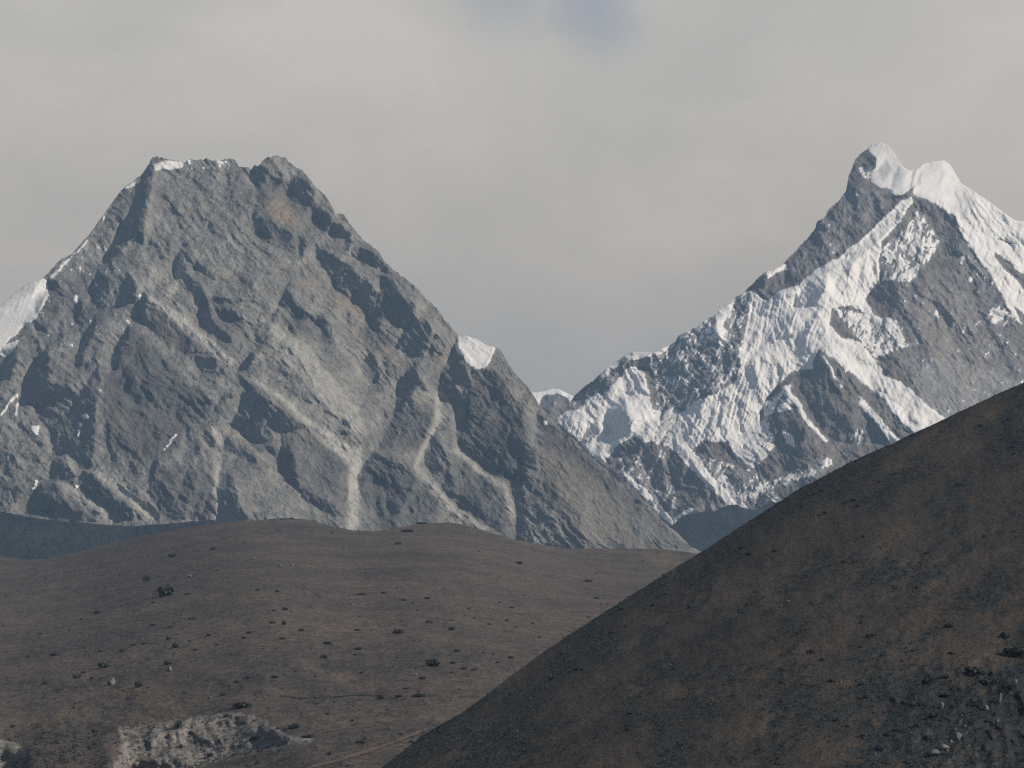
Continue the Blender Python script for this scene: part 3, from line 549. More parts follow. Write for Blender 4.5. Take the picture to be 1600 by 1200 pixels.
RIGHT = dict(name='snow_mountain', seed=71, box=(845, 2100, 212, 880), D0=13500.0, k=0.95, nc=740, nr=470, mat=M_ROCK2,
    sky=[(845, 690), (870, 655), (885, 635), (895, 622), (905, 612), (920, 600), (935, 588), (950, 575), (965, 565), (975, 556), (985, 550), (1010, 550), (1020, 552), (1035, 545), (1055, 535),
         (1060, 525), (1075, 518), (1090, 510), (1105, 500), (1120, 492), (1125, 480), (1140, 475), (1150, 465), (1165, 455), (1175, 445), (1190, 430), (1205, 422), (1220, 418), (1228, 408),
         (1240, 395), (1255, 380), (1268, 365), (1274, 358), (1276, 348), (1287, 340), (1295, 328), (1310, 315), (1322, 298), (1326, 275), (1332, 262), (1336, 250), (1345, 240), (1355, 233),
         (1362, 226), (1375, 223), (1388, 228), (1398, 240), (1410, 260), (1420, 266), (1430, 265), (1440, 257), (1455, 252), (1475, 250), (1485, 258), (1495, 275), (1502, 287), (1520, 298),
         (1545, 315), (1565, 330), (1585, 344), (1600, 347), (1640, 370), (1700, 430), (1860, 560), (2100, 760)],
    jagw=[(845, 0.9), (970, 0.8), (980, 0.2), (1050, 0.4), (1100, 0.9), (1330, 0.7), (1345, 0.1), (1500, 0.1), (1600, 0.3), (1860, 0.5)],
    macro=[(845, 500), (980, 330), (1100, 200), (1230, 60), (1290, 0), (1360, 60), (1440, 30), (1600, 200), (1860, 600)],
    strata=48, gully=115, streak=112, flute=106, g0=0.12, gd=1.5, dust=1.0, amp=1.35, fine=1.2, soft=0.3, sg=0.35, powder=1.1, brk=0.75, gn=0.65,
    shade=[(.95, [(1326, 285), (1345, 298), (1400, 305), (1421, 302), (1405, 318), (1375, 346), (1346, 375), (1308, 400), (1270, 425), (1226, 450), (1226, 412), (1275, 358), (1310, 315)]),
        (.9, [(1350, 234), (1366, 246), (1368, 262), (1350, 275), (1330, 285), (1325, 270), (1334, 250)]),
        (.35, [(1432, 285), (1440, 262), (1456, 254), (1470, 258), (1478, 275), (1465, 292), (1440, 298)]), (.3, [(1372, 262), (1385, 250), (1392, 262), (1380, 290)]), (.6, [(1423, 312), (1404, 322), (1346, 380), (1320, 400), (1345, 400), (1375, 372), (1405, 345)]),
        (.5, [(1437, 312), (1470, 322), (1490, 335), (1500, 365), (1505, 400), (1480, 405), (1468, 370), (1440, 335)]),
        (.85, [(1468, 335), (1492, 338), (1502, 370), (1505, 400), (1484, 400), (1474, 368)]),
        (.6, [(1370, 430), (1385, 425), (1405, 445), (1410, 480), (1385, 500), (1352, 468)]),
        (.4, [(1330, 470), (1352, 470), (1375, 505), (1400, 540), (1370, 530), (1345, 500)]),
        (.4, [(1500, 400), (1545, 430), (1575, 480), (1600, 520), (1570, 510), (1530, 470)]),
        (.95, [(1264, 440), (1292, 428), (1292, 448), (1275, 475), (1250, 482), (1238, 480), (1250, 462)]), (.7, [(1292, 425), (1325, 408), (1340, 395), (1330, 425), (1300, 440)]),
        (.5, [(1180, 455), (1250, 460), (1235, 520), (1190, 545), (1165, 545)]),
        (.62, [(1242, 585), (1275, 552), (1300, 568), (1335, 600), (1380, 660), (1400, 692), (1300, 692), (1270, 640), (1250, 610)]),
        (.8, [(1196, 630), (1212, 605), (1226, 605), (1250, 650), (1262, 682), (1240, 700), (1200, 690), (1188, 660)]),
        (.9, [(1065, 520), (1100, 510), (1120, 500), (1125, 560), (1120, 600), (1090, 640), (1065, 640), (1050, 620), (1040, 570), (1050, 540)]),
        (.85, [(1130, 525), (1160, 520), (1150, 560), (1130, 600), (1120, 590)]), (.8, [(1145, 470), (1175, 460), (1165, 500), (1150, 500)]), (.8, [(1180, 438), (1200, 430), (1195, 448), (1175, 452)]),
        (.6, [(890, 625), (960, 572), (985, 562), (1040, 556), (1055, 560), (1050, 600), (1030, 600), (1000, 575), (965, 590), (930, 610), (895, 640)]),
        (.7, [(1020, 590), (1050, 580), (1060, 640), (1035, 650), (1025, 620)]),
        (.95, [(950, 640), (975, 638), (988, 660), (985, 680), (965, 685), (948, 672)]), (.85, [(930, 657), (940, 672), (925, 690), (905, 692), (912, 680)]),
        (.7, [(1163, 566), (1175, 560), (1182, 600), (1190, 620), (1172, 600)]), (.9, [(1100, 642), (1125, 620), (1145, 614), (1115, 632)]), (.6, [(1205, 530), (1235, 520), (1240, 528)]),
        (.6, line([(1200, 470), (1182, 515), (1168, 550)], 4, 5)), (.55, line([(1225, 472), (1205, 510), (1186, 545)], 4)), (.5, line([(1250, 472), (1232, 505), (1212, 528)], 4)), (.5, line([(1190, 470), (1176, 500), (1170, 520)], 3)),
        (.55, line([(1178, 575), (1184, 605), (1192, 638)], 5, 3)), (.5, line([(1205, 580), (1204, 605), (1206, 622)], 4, 3)), (.5, line([(1222, 575), (1218, 595), (1212, 612)], 4, 3)), (.4, [(1240, 520), (1258, 515), (1262, 575), (1246, 578)]), (.6, line([(1262, 500), (1255, 540), (1250, 575)], 4)),
        (.35, [(985, 580), (1002, 588), (1012, 612), (975, 610)]), (.85, line([(968, 610), (985, 614), (1000, 612), (1016, 618)], 3)), (.5, line([(1000, 640), (1010, 665), (1015, 688)], 4)), (.5, line([(975, 625), (968, 650), (958, 680)], 5)),
        (.75, [(1382, 604), (1390, 606), (1388, 614), (1380, 612)]), (.7, [(1392, 618), (1400, 622), (1397, 630), (1390, 626)]), (.4, [(1320, 535), (1345, 545), (1365, 575), (1345, 570), (1325, 552)]), (.35, [(1400, 640), (1430, 655), (1440, 672), (1415, 660)]), (.4, line([(1300, 500), (1318, 520), (1340, 534)], 5)),
        (.45, line([(1492, 300), (1512, 340), (1535, 385)], 5)), (.4, line([(1520, 312), (1545, 355), (1572, 405)], 5)), (.4, line([(1548, 332), (1575, 370), (1600, 412)], 5)), (.45, line([(1505, 300), (1525, 340), (1550, 395), (1580, 450)], 4)), (.4, line([(1570, 345), (1600, 380), (1640, 430)], 5)),
        (.5, line([(1406, 262), (1398, 280), (1394, 300)], 4)), (.6, line([(1430, 266), (1424, 282), (1424, 300)], 4)), (.35, [(1395, 270), (1412, 270), (1412, 298), (1398, 300)]), (.45, [(1315, 420), (1330, 412), (1322, 455), (1308, 470), (1300, 455)]), (.4, line([(1350, 400), (1345, 430), (1352, 462)], 4)),
        (.5, line([(1280, 480), (1270, 500), (1262, 520)], 5)), (.55, line([(1095, 650), (1080, 668), (1070, 690)], 6)), (.45, line([(1130, 640), (1125, 665), (1130, 690)], 4)), (.45, line([(1155, 640), (1158, 670), (1165, 700)], 4)), (.5, line([(1115, 640), (1105, 665), (1100, 690)], 4)),
        (.5, line([(1400, 460), (1430, 520), (1470, 590)], 7)), (.45, line([(1450, 440), (1480, 500), (1520, 570)], 8)), (.45, line([(1430, 380), (1445, 430), (1470, 480)], 6)), (.5, line([(1520, 450), (1550, 520), (1590, 590)], 8)), (.45, line([(1400, 560), (1440, 600), (1480, 640)], 7)), (.5, line([(1260, 580), (1290, 620), (1330, 680)], 6)),
        (.5, line([(1290, 575), (1320, 620), (1350, 660)], 5)), (.4, [(1480, 480), (1510, 500), (1540, 560), (1510, 550)]), (.5, [(1050, 680), (1068, 705), (1065, 770), (1045, 740)]), (.55, [(965, 690), (1000, 700), (990, 730), (965, 735), (950, 720)]), (.5, [(1080, 720), (1110, 760), (1090, 780), (1070, 750)]),
        (.35, [(1120, 730), (1200, 760), (1210, 790), (1150, 785)]), (.45, [(1010, 700), (1035, 720), (1040, 770), (1015, 750)]), (.4, [(1230, 700), (1300, 700), (1280, 740), (1240, 730)])],
    snow=[(1.8, [(1355, 230), (1365, 219), (1388, 222), (1402, 242), (1416, 262), (1427, 262), (1432, 275), (1427, 290), (1416, 302), (1400, 305), (1390, 296), (1372, 290), (1362, 282), (1360, 268), (1368, 262), (1370, 250), (1362, 240)]),
        (.55, [(1340, 262), (1362, 262), (1364, 280), (1345, 278)]),
        (1.5, [(1425, 265), (1455, 248), (1480, 246), (1494, 265), (1505, 283), (1600, 340), (1700, 420), (1862, 550), (2100, 740), (2100, 870), (1862, 760), (1640, 560), (1600, 510), (1585, 495), (1565, 460), (1548, 430), (1530, 405), (1515, 385), (1500, 360),
               (1495, 340), (1480, 332), (1465, 322), (1450, 312), (1436, 308), (1425, 300), (1430, 285)]),
        (.72, [(1123, 612), (1079, 632), (1050, 660), (1045, 680), (1062, 692), (1088, 700), (1105, 680), (1137, 690), (1150, 715), (1176, 732), (1168, 712), (1190, 690), (1184, 646), (1200, 617), (1160, 590)]),
        (1.0, [(1128, 618), (1150, 598), (1200, 600), (1196, 628), (1180, 650), (1140, 640)]), (1.0, [(1088, 690), (1112, 660), (1140, 690), (1125, 690), (1105, 684)]), (1.0, [(1135, 665), (1160, 690), (1178, 730), (1150, 715)]),
        (1.25, [(1423, 306), (1404, 317), (1375, 346), (1346, 375), (1328, 388), (1310, 402), (1273, 422), (1248, 446), (1225, 451), (1200, 470), (1172, 455), (1170, 490), (1165, 520), (1158, 550), (1152, 570), (1162, 566), (1150, 598), (1200, 617), (1215, 600),
                (1237, 580), (1269, 576), (1278, 544), (1312, 567), (1336, 585), (1359, 608), (1380, 622), (1397, 646), (1415, 663), (1434, 682), (1482, 660), (1458, 640), (1429, 617), (1406, 596), (1380, 588), (1374, 570),
                (1359, 550), (1342, 534), (1312, 526), (1295, 505), (1300, 480), (1330, 478), (1355, 490), (1372, 505), (1352, 466), (1372, 436), (1373, 404), (1377, 376), (1398, 356), (1412, 336), (1425, 318)]),
        (1.2, [(1339, 615), (1356, 630), (1382, 662), (1408, 692), (1398, 698), (1370, 662), (1345, 634)]), (1.2, line([(1225, 606), (1248, 634), (1266, 666), (1292, 690)], 9, 3)),
        (1.3, [(1050, 672), (1062, 690), (1090, 715), (1112, 745), (1135, 768), (1150, 778), (1170, 797), (1150, 795), (1130, 785), (1115, 767), (1095, 747), (1075, 717), (1055, 692)]),
        (1.2, [(1040, 660), (1055, 660), (1060, 690), (1075, 715), (1100, 740), (1080, 735), (1060, 710), (1045, 690)]),
        (1.5, [(870, 655), (885, 645), (905, 640), (930, 615), (945, 620), (960, 600), (975, 580), (993, 572), (1005, 585), (1015, 615), (1020, 650), (1020, 690), (1005, 692), (990, 680), (975, 690), (960, 700), (948, 718), (930, 718),
               (915, 700), (895, 680), (880, 668)]),
        (1.3, [(973, 735), (1002, 760), (1020, 778), (1048, 810), (1058, 822), (1046, 820), (1030, 802), (1008, 777), (990, 759)]),
        (1.6, [(973, 556), (985, 546), (1022, 549), (1014, 559), (985, 561)]), (1.5, [(1020, 552), (1056, 530), (1053, 540), (1028, 554)]), (1.2, [(935, 586), (972, 554), (968, 566), (940, 592)]), (1.3, [(1062, 525), (1080, 514), (1077, 524), (1066, 530)]),
        (1.4, [(1120, 495), (1126, 476), (1148, 466), (1144, 480), (1135, 495), (1128, 510), (1138, 520), (1128, 545), (1118, 520)]), (1.1, [(1190, 428), (1225, 412), (1228, 420), (1200, 436)]),
        (.41, [(1060, 520), (1175, 450), (1170, 560), (1150, 600), (1080, 640), (1050, 660), (1025, 650), (1020, 560)]), (.30, [(890, 630), (970, 565), (1060, 540), (1050, 580), (1000, 575), (940, 620), (890, 650)]),
        (.55, [(1060, 690), (1140, 690), (1180, 735), (1210, 700), (1200, 650), (1240, 640), (1235, 600), (1180, 640), (1100, 640)]), (.55, [(1000, 640), (1060, 640), (1090, 720), (1040, 700), (1010, 690)]),
        (.40, [(1060, 700), (1180, 735), (1230, 790), (1160, 790), (1100, 760)]), (.36, [(940, 720), (1040, 700), (1060, 800), (1000, 770)]), (.5, line([(1150, 780), (1200, 760), (1260, 740), (1300, 720)], 16, 12)),
        (.7, line([(1052, 818), (1062, 805), (1085, 795)], 8, 6)), (.85, [(1120, 745), (1135, 745), (1145, 765), (1160, 780), (1140, 770)]), (.9, [(1222, 672), (1238, 680), (1242, 700), (1228, 692)]),
        (.50, [(1375, 390), (1420, 350), (1440, 330), (1470, 380), (1430, 440), (1380, 440)]), (.95, [(1404, 436), (1428, 416), (1424, 428), (1404, 440)]), (.7, line([(1430, 330), (1440, 360)], 8, 4)),
        (.55, [(1300, 480), (1350, 490), (1400, 500), (1420, 540), (1370, 560), (1330, 520)]), (.36, [(1490, 370), (1530, 410), (1600, 510), (1560, 500), (1500, 420)]), (.24, [(1400, 440), (1500, 440), (1600, 560), (1600, 640), (1480, 660), (1400, 560)]),
        (.55, [(1545, 480), (1580, 490), (1575, 510), (1545, 505)]), (.75, line([(1285, 556), (1300, 580), (1315, 605)], 6, 3)), (.7, line([(1310, 560), (1325, 585)], 5, 2)), (.45, [(1330, 670), (1350, 670), (1345, 700), (1330, 695)]),
        (.20, [(1226, 412), (1300, 330), (1320, 290), (1400, 305), (1300, 400), (1230, 445)])],
    bare=[(.1, [(1550, 390), (1575, 408), (1605, 435), (1605, 458), (1580, 430), (1560, 413)]), (.2, line([(1558, 372), (1590, 384)], 5, 3)), (.15, [(1580, 470), (1600, 490), (1640, 540), (1600, 512)]), (.15, [(1640, 450), (1700, 520), (1740, 600), (1660, 520)])],
    fluted=[(1, [(1172, 450), (1260, 450), (1250, 500), (1200, 545), (1160, 560)]), (1, [(1150, 560), (1240, 560), (1230, 600), (1195, 650), (1090, 700), (1050, 650)]), (1, [(870, 640), (935, 610), (915, 700), (890, 680)]),
            (.7, [(1310, 430), (1375, 390), (1370, 440), (1340, 470)]), (.5, [(1440, 300), (1600, 360), (1600, 500), (1500, 360)]), (.8, [(1240, 520), (1280, 500), (1275, 576), (1240, 580)])],
    pale=[(.35, [(1400, 560), (1500, 560), (1600, 600), (1500, 660), (1460, 660)]), (.5, line([(1150, 784), (1120, 792), (1080, 796)], 8)), (.4, [(1240, 730), (1300, 710), (1290, 740), (1230, 760)])],
    ochre=[(.5, [(1420, 425), (1450, 415), (1450, 460), (1430, 470)]), (.35, [(1420, 470), (1500, 440), (1560, 540), (1520, 620), (1450, 560)]), (.5, [(1385, 395), (1410, 380), (1405, 420), (1385, 420)]), (.35, [(970, 700), (1060, 700), (1060, 790), (1000, 760)]),
           (.35, [(1250, 700), (1300, 700), (1290, 720), (1255, 725)])],
    smooth=[(.6, [(1400, 500), (1600, 560), (1600, 660), (1450, 660)]), (1, [(1355, 222), (1500, 250), (1520, 330), (1440, 310), (1360, 300)])],
    snow_label='white snow and hanging glaciers draped over the right hand peak')

mt = make_mountain(LEFT)
tag(mt, 'massive grey rock mountain with flat jagged summit filling the left half', 'mountain', 'structure')
ms = make_mountain(RIGHT)
tag(ms, 'snow covered double topped peak behind the dark slope on the right', 'mountain', 'structure')

FAR = dict(name='distant_mountain', seed=120, box=(780, 960, 596, 860), D0=19000.0, k=0.95, nc=150, nr=110, mat=M_ROCK2,
    sky=[(780, 625), (820, 615), (835, 613), (850, 611), (862, 607), (872, 608), (885, 614), (895, 619), (915, 640), (960, 690)],
    jagw=[(780, 0.1), (960, 0.1)], macro=[(780, 0), (960, 200)], shade=[(.5, [(845, 620), (870, 618), (860, 650), (845, 650)])], g0=.1,
    snow=[(1.6, [(770, 600), (960, 600), (960, 700), (905, 650), (893, 640), (888, 622), (870, 614), (852, 617), (846, 622), (842, 632), (820, 625), (770, 640)]), (.5, line([(845, 632), (870, 630)], 4))])
fm_ = make_mountain(FAR)
tag(fm_, 'small far snow capped summit in the notch between both mountains', 'mountain', 'structure')

# ------------------------------------------------------------------ ridges at the foot of the mountains, cloud shade put into their colour
def ground_material(name, cols, scale, patches, bumpd, pale=0.0):
    m, t, b = mat(name)
    n1 = noise(t, 1 / scale, 6, 0.62, dist=0.4)
    n2 = noise(t, 1 / (scale * 0.13), 5, 0.65)
    n3 = noise(t, 1 / (scale * 0.03), 4, 0.6)
    c = ramp(t, n1, [(0.34, cols[0]), (0.5, cols[1]), (0.66, cols[2])])
    c = mixc(t, 0.75, c, ramp(t, n2, [(0.3, (0.66, 0.68, 0.7)), (0.5, (1, 1, 1)), (0.7, (1.32, 1.28, 1.22))]), 'MULTIPLY')
    c = mixc(t, 0.7, c, ramp(t, n3, [(0.32, (0.6, 0.62, 0.64)), (0.5, (1, 1, 1)), (0.68, (1.4, 1.36, 1.3))]), 'MULTIPLY')
    sc = clip01(t, mth(t, 'MULTIPLY', mth(t, 'SUBTRACT', mth(t, 'MULTIPLY_ADD', n3, 0.55, n2), 0.98 - patches), 7.0))
    sc = clip01(t, mth(t, 'MULTIPLY', sc, mth(t, 'ADD', attr(t, 'scrub'), 0.25)))
    c = mixc(t, sc, c, (0.024, 0.030, 0.029))
    c = mixc(t, clip01(t, attr(t, 'earth')), c, ramp(t, n3, [(0.3, (0.10, 0.09, 0.078)), (0.5, (0.19, 0.172, 0.15)), (0.7, (0.27, 0.25, 0.22))]))
    c = mixc(t, clip01(t, attr(t, 'straw')), c, mixc(t, n3, (0.11, 0.085, 0.06), (0.17, 0.13, 0.09)))
    c = mixc(t, clip01(t, attr(t, 'heath')), c, mixc(t, n3, (0.015, 0.021, 0.026), (0.036, 0.042, 0.044)))
    t.links.new(c, b.inputs['Base Color'])
    bump(t, b, mth(t, 'ADD', mth(t, 'MULTIPLY', n2, 3.0), n3), bumpd, 0.8)
    return m
M_DARK = ground_material("cloud_shaded_ground", [(0.018, 0.024, 0.030), (0.026, 0.030, 0.036), (0.038, 0.040, 0.042)], 300, 0.0, 6)  # very dark albedo carries the cloud shade lying on the foot slopes
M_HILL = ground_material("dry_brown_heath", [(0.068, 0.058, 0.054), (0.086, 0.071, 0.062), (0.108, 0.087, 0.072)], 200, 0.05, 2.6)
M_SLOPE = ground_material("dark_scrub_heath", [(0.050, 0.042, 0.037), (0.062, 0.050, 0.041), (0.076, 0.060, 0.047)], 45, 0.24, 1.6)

class Land:
    """a piece of ground as a sheet of real depth; look-ups give world points on it"""
    def __init__(s, name, material, sky, x0, x1, nc, bottom, nr, Dtop, Dbot, seed, rough, jag, attrs=None, edit=None, back=0.35, vpow=1.0, nb=40):
        px = columns(x0, x1, nc); nc = len(px)
        q = np.arange(x0 - 400, x1 + 400, 4.0); qs = interp(sky, q)
        kern = np.exp(-0.5 * (np.arange(-60, 61) * 4 / 70.0) ** 2); kern /= kern.sum()
        qm = np.convolve(np.pad(qs, 60, mode='edge'), kern, 'valid') - 14
        s.soft = lambda X: np.interp(X, q, qm)
        s.sky = lambda q: interp(sky, q) + jag * fbm(np.asarray(q, float), np.asarray(q, float) * 0 + 7.7, 22, 4, 0.6, seed)
        top = s.sky(px)
        v = (np.linspace(0, 1, nr) ** vpow)[:, None]
        s.bottom = bottom; s.Dtop, s.Dbot, s.seed, s.rough, s.edit = Dtop, Dbot, seed, rough, edit
        PX = np.broadcast_to(px, (nr, nc)); PY = top + v * (bottom - top)
        V = to_world(PX, PY, s.depth(PX, PY))
        t0 = V[0]; st = np.cumsum(np.linspace(2, 60, nb))[::-1][:, None]
        bk = np.stack([np.broadcast_to(t0[:, 0], (nb, nc)), t0[:, 1] + st, t0[:, 2] - st * back + 0 * st], -1)
        Va = np.concatenate([bk, V], 0)
        at = {}
        for k in ('scrub', 'earth', 'straw', 'heath'):
            f = (attrs or {}).get(k)
            a = f(PX, PY) if f else np.zeros(PX.shape) + (0.75 if k == 'scrub' else 0)
            at[k] = np.concatenate([np.repeat(a[:1], nb, 0), a], 0)
        s.obj = mesh_obj(name, Va, grid_faces(nr + nb, nc), material, None, at)
    def depth(s, PX, PY):
        top = s.soft(PX)
        dt = sum(s.Dtop(PX + k) for k in range(-120, 121, 24)) / 11.0; db = sum(s.Dbot(PX + k) for k in range(-120, 121, 24)) / 11.0
        f = np.clip((PY - top) / (s.bottom - top), 0, 1)
        D = 1.0 / ((1 - f) / dt + f / db)
        if s.edit: D = s.edit(PX, PY, D)
        return D * (1 + s.rough(PX, PY))
    def at(s, px, py):
        px = np.asarray(px, float); py = np.asarray(py, float)
        return to_world(px, py, s.depth(px, py))

rd = lambda X, Y: 0.006 * fbm(X, Y, 60, 5, 0.6, 5) - 0.003 * ridged(*rot(X, Y, 60, 2), 30, 5, 0.6, 6)
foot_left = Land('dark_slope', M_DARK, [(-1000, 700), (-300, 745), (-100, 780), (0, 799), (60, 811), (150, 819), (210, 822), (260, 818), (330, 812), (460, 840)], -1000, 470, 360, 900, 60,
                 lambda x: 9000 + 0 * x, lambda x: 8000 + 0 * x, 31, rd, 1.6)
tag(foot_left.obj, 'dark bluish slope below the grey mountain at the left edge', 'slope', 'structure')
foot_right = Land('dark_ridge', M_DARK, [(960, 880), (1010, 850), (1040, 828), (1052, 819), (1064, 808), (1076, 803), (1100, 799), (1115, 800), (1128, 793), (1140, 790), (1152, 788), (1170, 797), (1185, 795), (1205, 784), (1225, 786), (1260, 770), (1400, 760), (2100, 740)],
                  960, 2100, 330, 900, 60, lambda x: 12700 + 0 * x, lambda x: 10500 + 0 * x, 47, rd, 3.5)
tag(foot_right.obj, 'dark cloud shaded ridge below the snowy peak just above the black slope', 'ridge', 'structure')

# ------------------------------------------------------------------ the rounded brown hill
BANK = [(183, 1137), (215, 1130), (280, 1128), (300, 1122), (320, 1118), (350, 1113), (395, 1118), (415, 1126), (435, 1140), (450, 1150), (492, 1153), (484, 1160), (455, 1164), (430, 1170), (380, 1181), (330, 1193), (290, 1212), (165, 1240), (172, 1210), (186, 1180), (190, 1160)]
BANK2 = [(-40, 1160), (-10, 1153), (22, 1158), (38, 1163), (40, 1180), (30, 1205), (-40, 1240)]
def _soft(poly, x0, x1, y0, y1, b, warp=6.0, seed=9):
    XX, YY = np.meshgrid(np.arange(x0, x1, 1.0), np.arange(y0, y1, 1.0))
    WX = XX + warp * fbm(XX, YY, 16, 3, 0.6, seed); WY = YY + warp * fbm(XX, YY, 16, 3, 0.6, seed + 1)
    im = np.zeros(XX.shape)
    for p in poly: im[inside(p, WX, WY)] = 1
    im = blur(im, b)
    return lambda X, Y: sample(im, x0, y0, X, Y) * ((X > x0 + 1) & (X < x1 - 2) & (Y > y0 + 1) & (Y < y1 - 2))
def hill_rough(X, Y):
    f = np.clip((Y - 815) / 385, 0, 1.6)
    a = 0.030 * fbm(X, Y * 2.2, 230, 3, 0.5, 61) * (0.3 + f) + 0.007 * fbm(X, Y * 2.6, 90, 4, 0.55, 64)
    a = a + 0.0035 * fbm(X, Y * 2.0, 40, 5, 0.6, 62)
    return a
_bx = np.arange(-300, 700); 
def _bank_fn():
    XX, YY = np.meshgrid(np.arange(-300, 700, 1.0), np.arange(1040, 1330, 1.0))
    WX = XX + 5 * fbm(XX, YY, 18, 3, 0.6, 9); WY = YY + 5 * fbm(XX, YY, 18, 3, 0.6, 10)
    m = np.zeros(XX.shape); m[inside(BANK, WX, WY)] = 1; m[inside(BANK2, WX, WY)] = 1
    steep = blur(m, 1.5)
    up = np.zeros(m.shape)
    for k in range(4, 44, 2): up[:-k] = np.maximum(up[:-k], m[k:])
    up = np.clip(up - m, 0, 1)
    # metres gained per row: the face holds the ground back, the flat above it catches up again
    g = steep * 2.4
    hold = np.zeros(m.shape); low = blur(m, 9)              # below the face the ground stays farther, then evens out
    for k in range(1, m.shape[0]): hold[k] = hold[k - 1] * np.where(low[k] > 0.35, 0.998, 0.965) + g[k]
    hb = blur(hold, 10); hold = hb * (1 - steep) + blur(hold, 6) * steep; hold = blur(hold, 1.5)
    XX2 = XX; hold += steep * 4.5 * (ridged(*rot(XX, YY, 75, 2), 16, 4, 0.6, 12) - 0.5)
    return lambda X, Y: sample(blur(hold, 1.0), -300, 1040, X, Y) * (Y > 1041)
_bank = _bank_fn()
def hill_edit(X, Y, D):
    return D + _bank(X, Y)
_earth = _soft([BANK, BANK2], -300, 700, 1040, 1330, 1.4, 7.0)
def earth_attr(X, Y):
    n = 0.75 + 0.9 * fbm(X, Y, 14, 4, 0.6, 77)
    return np.clip(_earth(X, Y) * n * 1.3, 0, 1)
STRAW = [[(-300, 1150), (-20, 1138), (60, 1116), (150, 1100), (250, 1118), (300, 1128), (180, 1135), (60, 1142), (-300, 1180)], [(120, 1092), (190, 1068), (250, 1076), (300, 1096), (220, 1104)],
         [(240, 1112), (280, 1096), (298, 1104), (262, 1122)], [(1000, 862), (1050, 862), (1066, 876), (1040, 884), (1010, 876)], [(460, 1030), (540, 1050), (600, 1080), (560, 1078), (480, 1048)],
         [(-10, 868), (30, 870), (32, 876), (-10, 874)], line([(0, 990), (120, 968), (250, 945), (420, 925)], 5, 4), line([(300, 1096), (400, 1088), (520, 1086)], 5, 4), line([(600, 1085), (700, 1080), (760, 1074)], 5, 3)]
_straw = _soft(STRAW, -300, 1200, 850, 1330, 4.0, 9.0, 15)
TRACK = [(400, 1222), (470, 1208), (520, 1194), (560, 1178), (595, 1166), (640, 1150), (670, 1140), (705, 1112), (760, 1090)]
def straw_attr(X, Y): return np.clip(_straw(X, Y) * (0.55 + 0.7 * fbm(X, Y * 2, 30, 4, 0.6, 78)) * 0.9, 0, 1)
def scrub_attr(X, Y):
    f = np.clip((Y - 900) / 250, 0, 1)
    return np.clip(0.18 + 0.35 * f + 0.9 * fbm(X, Y * 2, 110, 4, 0.6, 79) + 0.55 * (np.hypot((X - 80) / 130, (Y - 1180) / 35) < 1) + 0.3 * (np.hypot((X - 640) / 170, (Y - 1040) / 70) < 1), 0, 1)
def hill_heath(X, Y):
    n = 0.75 * fbm(X, Y * 2.6, 20, 5, 0.85, 90) + 0.35 * fbm(X, Y * 2.4, 120, 3, 0.5, 93) + 0.12 * np.clip((Y - 950) / 200, -1, 1)
    return np.clip((n - 0.16) * 3.5, 0, 0.6) * (1 - _earth(X, Y) * 0.7)
hill = Land('brown_hill', M_HILL, [(-1500, 900), (-300, 885), (-100, 878), (0, 870), (40, 874), (75, 873), (110, 865), (160, 852), (210, 840), (260, 830), (320, 820), (370, 815), (420, 811), (450, 809), (480, 812), (510, 820),
        (550, 828), (590, 830), (620, 824), (660, 818), (700, 816), (725, 820), (760, 830), (800, 842), (840, 850), (880, 857), (940, 857), (1000, 857), (1040, 858), (1070, 862), (1100, 866), (1200, 885), (1400, 930), (2100, 960)],
        -1500, 2100, 1150, 1900, 520, lambda x: interp([(-300, 6000), (75, 6000), (430, 5200), (580, 5500), (700, 5100), (860, 5700), (1300, 5600)], x), lambda x: 700 + 0 * x, 55, hill_rough, 1.3,
        dict(earth=earth_attr, straw=straw_attr, scrub=scrub_attr, heath=hill_heath), hill_edit, 0.30, 1.5)
tag(hill.obj, 'rounded brown heath hill in front of the grey mountain', 'hill', 'structure')

# ------------------------------------------------------------------ the dark slope in front on the right
def slope_rough(X, Y):
    u, w = rot(X, Y, -32, 2.5)
    return 0.010 * fbm(u, w, 130, 4, 0.55, 81) + 0.0030 * fbm(X, Y, 30, 4, 0.6, 82) - 0.012 * np.clip((np.hypot((X - 1560) / 200, (Y - 1120) / 110) < 1.4) * ridged(X, Y, 50, 4, 0.55, 83), 0, 1) * np.clip(1.4 - np.hypot((X - 1560) / 200, (Y - 1120) / 110), 0, 1)
def slope_scrub(X, Y):
    u, w = rot(X, Y, -35, 2.4)
    n = fbm(u, w, 60, 5, 0.7, 84)
    edge = np.clip(1 - (Y - interp(SLOPE_SKY, X)) / 40, 0, 1)
    low = np.clip(1.2 - np.hypot((X - 700) / 170, (Y - 1160) / 90), 0, 1)
    rocks = np.clip(1.3 - np.hypot((X - 1480) / 240, (Y - 1140) / 90), 0, 1)
    return np.clip(0.35 + 2.3 * n + 0.35 * edge + 0.8 * low + 0.7 * rocks, 0, 1)
def slope_heath(X, Y):
    u, w = rot(X + 5 * fbm(X, Y, 20, 3, 0.6, 88), Y, -22, 2.0)
    n = 0.80 * fbm(u, w, 13, 5, 0.85, 89) + 0.30 * (slope_scrub(X, Y) - 0.5) + 0.25 * np.clip(1.3 - np.hypot((X - 1540) / 190, (Y - 1130) / 85), 0, 1)
    return np.clip((n - 0.02) * 4.5, 0, 0.85)
def slope_earth(X, Y):
    r = np.clip(1.25 - np.hypot((X - 1480) / 60, (Y - 1165) / 45), 0, 1)
    return np.clip(r * 2 * (fbm(X, Y, 12, 4, 0.65, 86) + 0.02), 0, 0.6)
def slope_straw(X, Y):
    u, w = rot(X, Y, -35, 3)
    return np.clip(fbm(u, w, 60, 4, 0.6, 85) * 0.8, 0, 0.28)
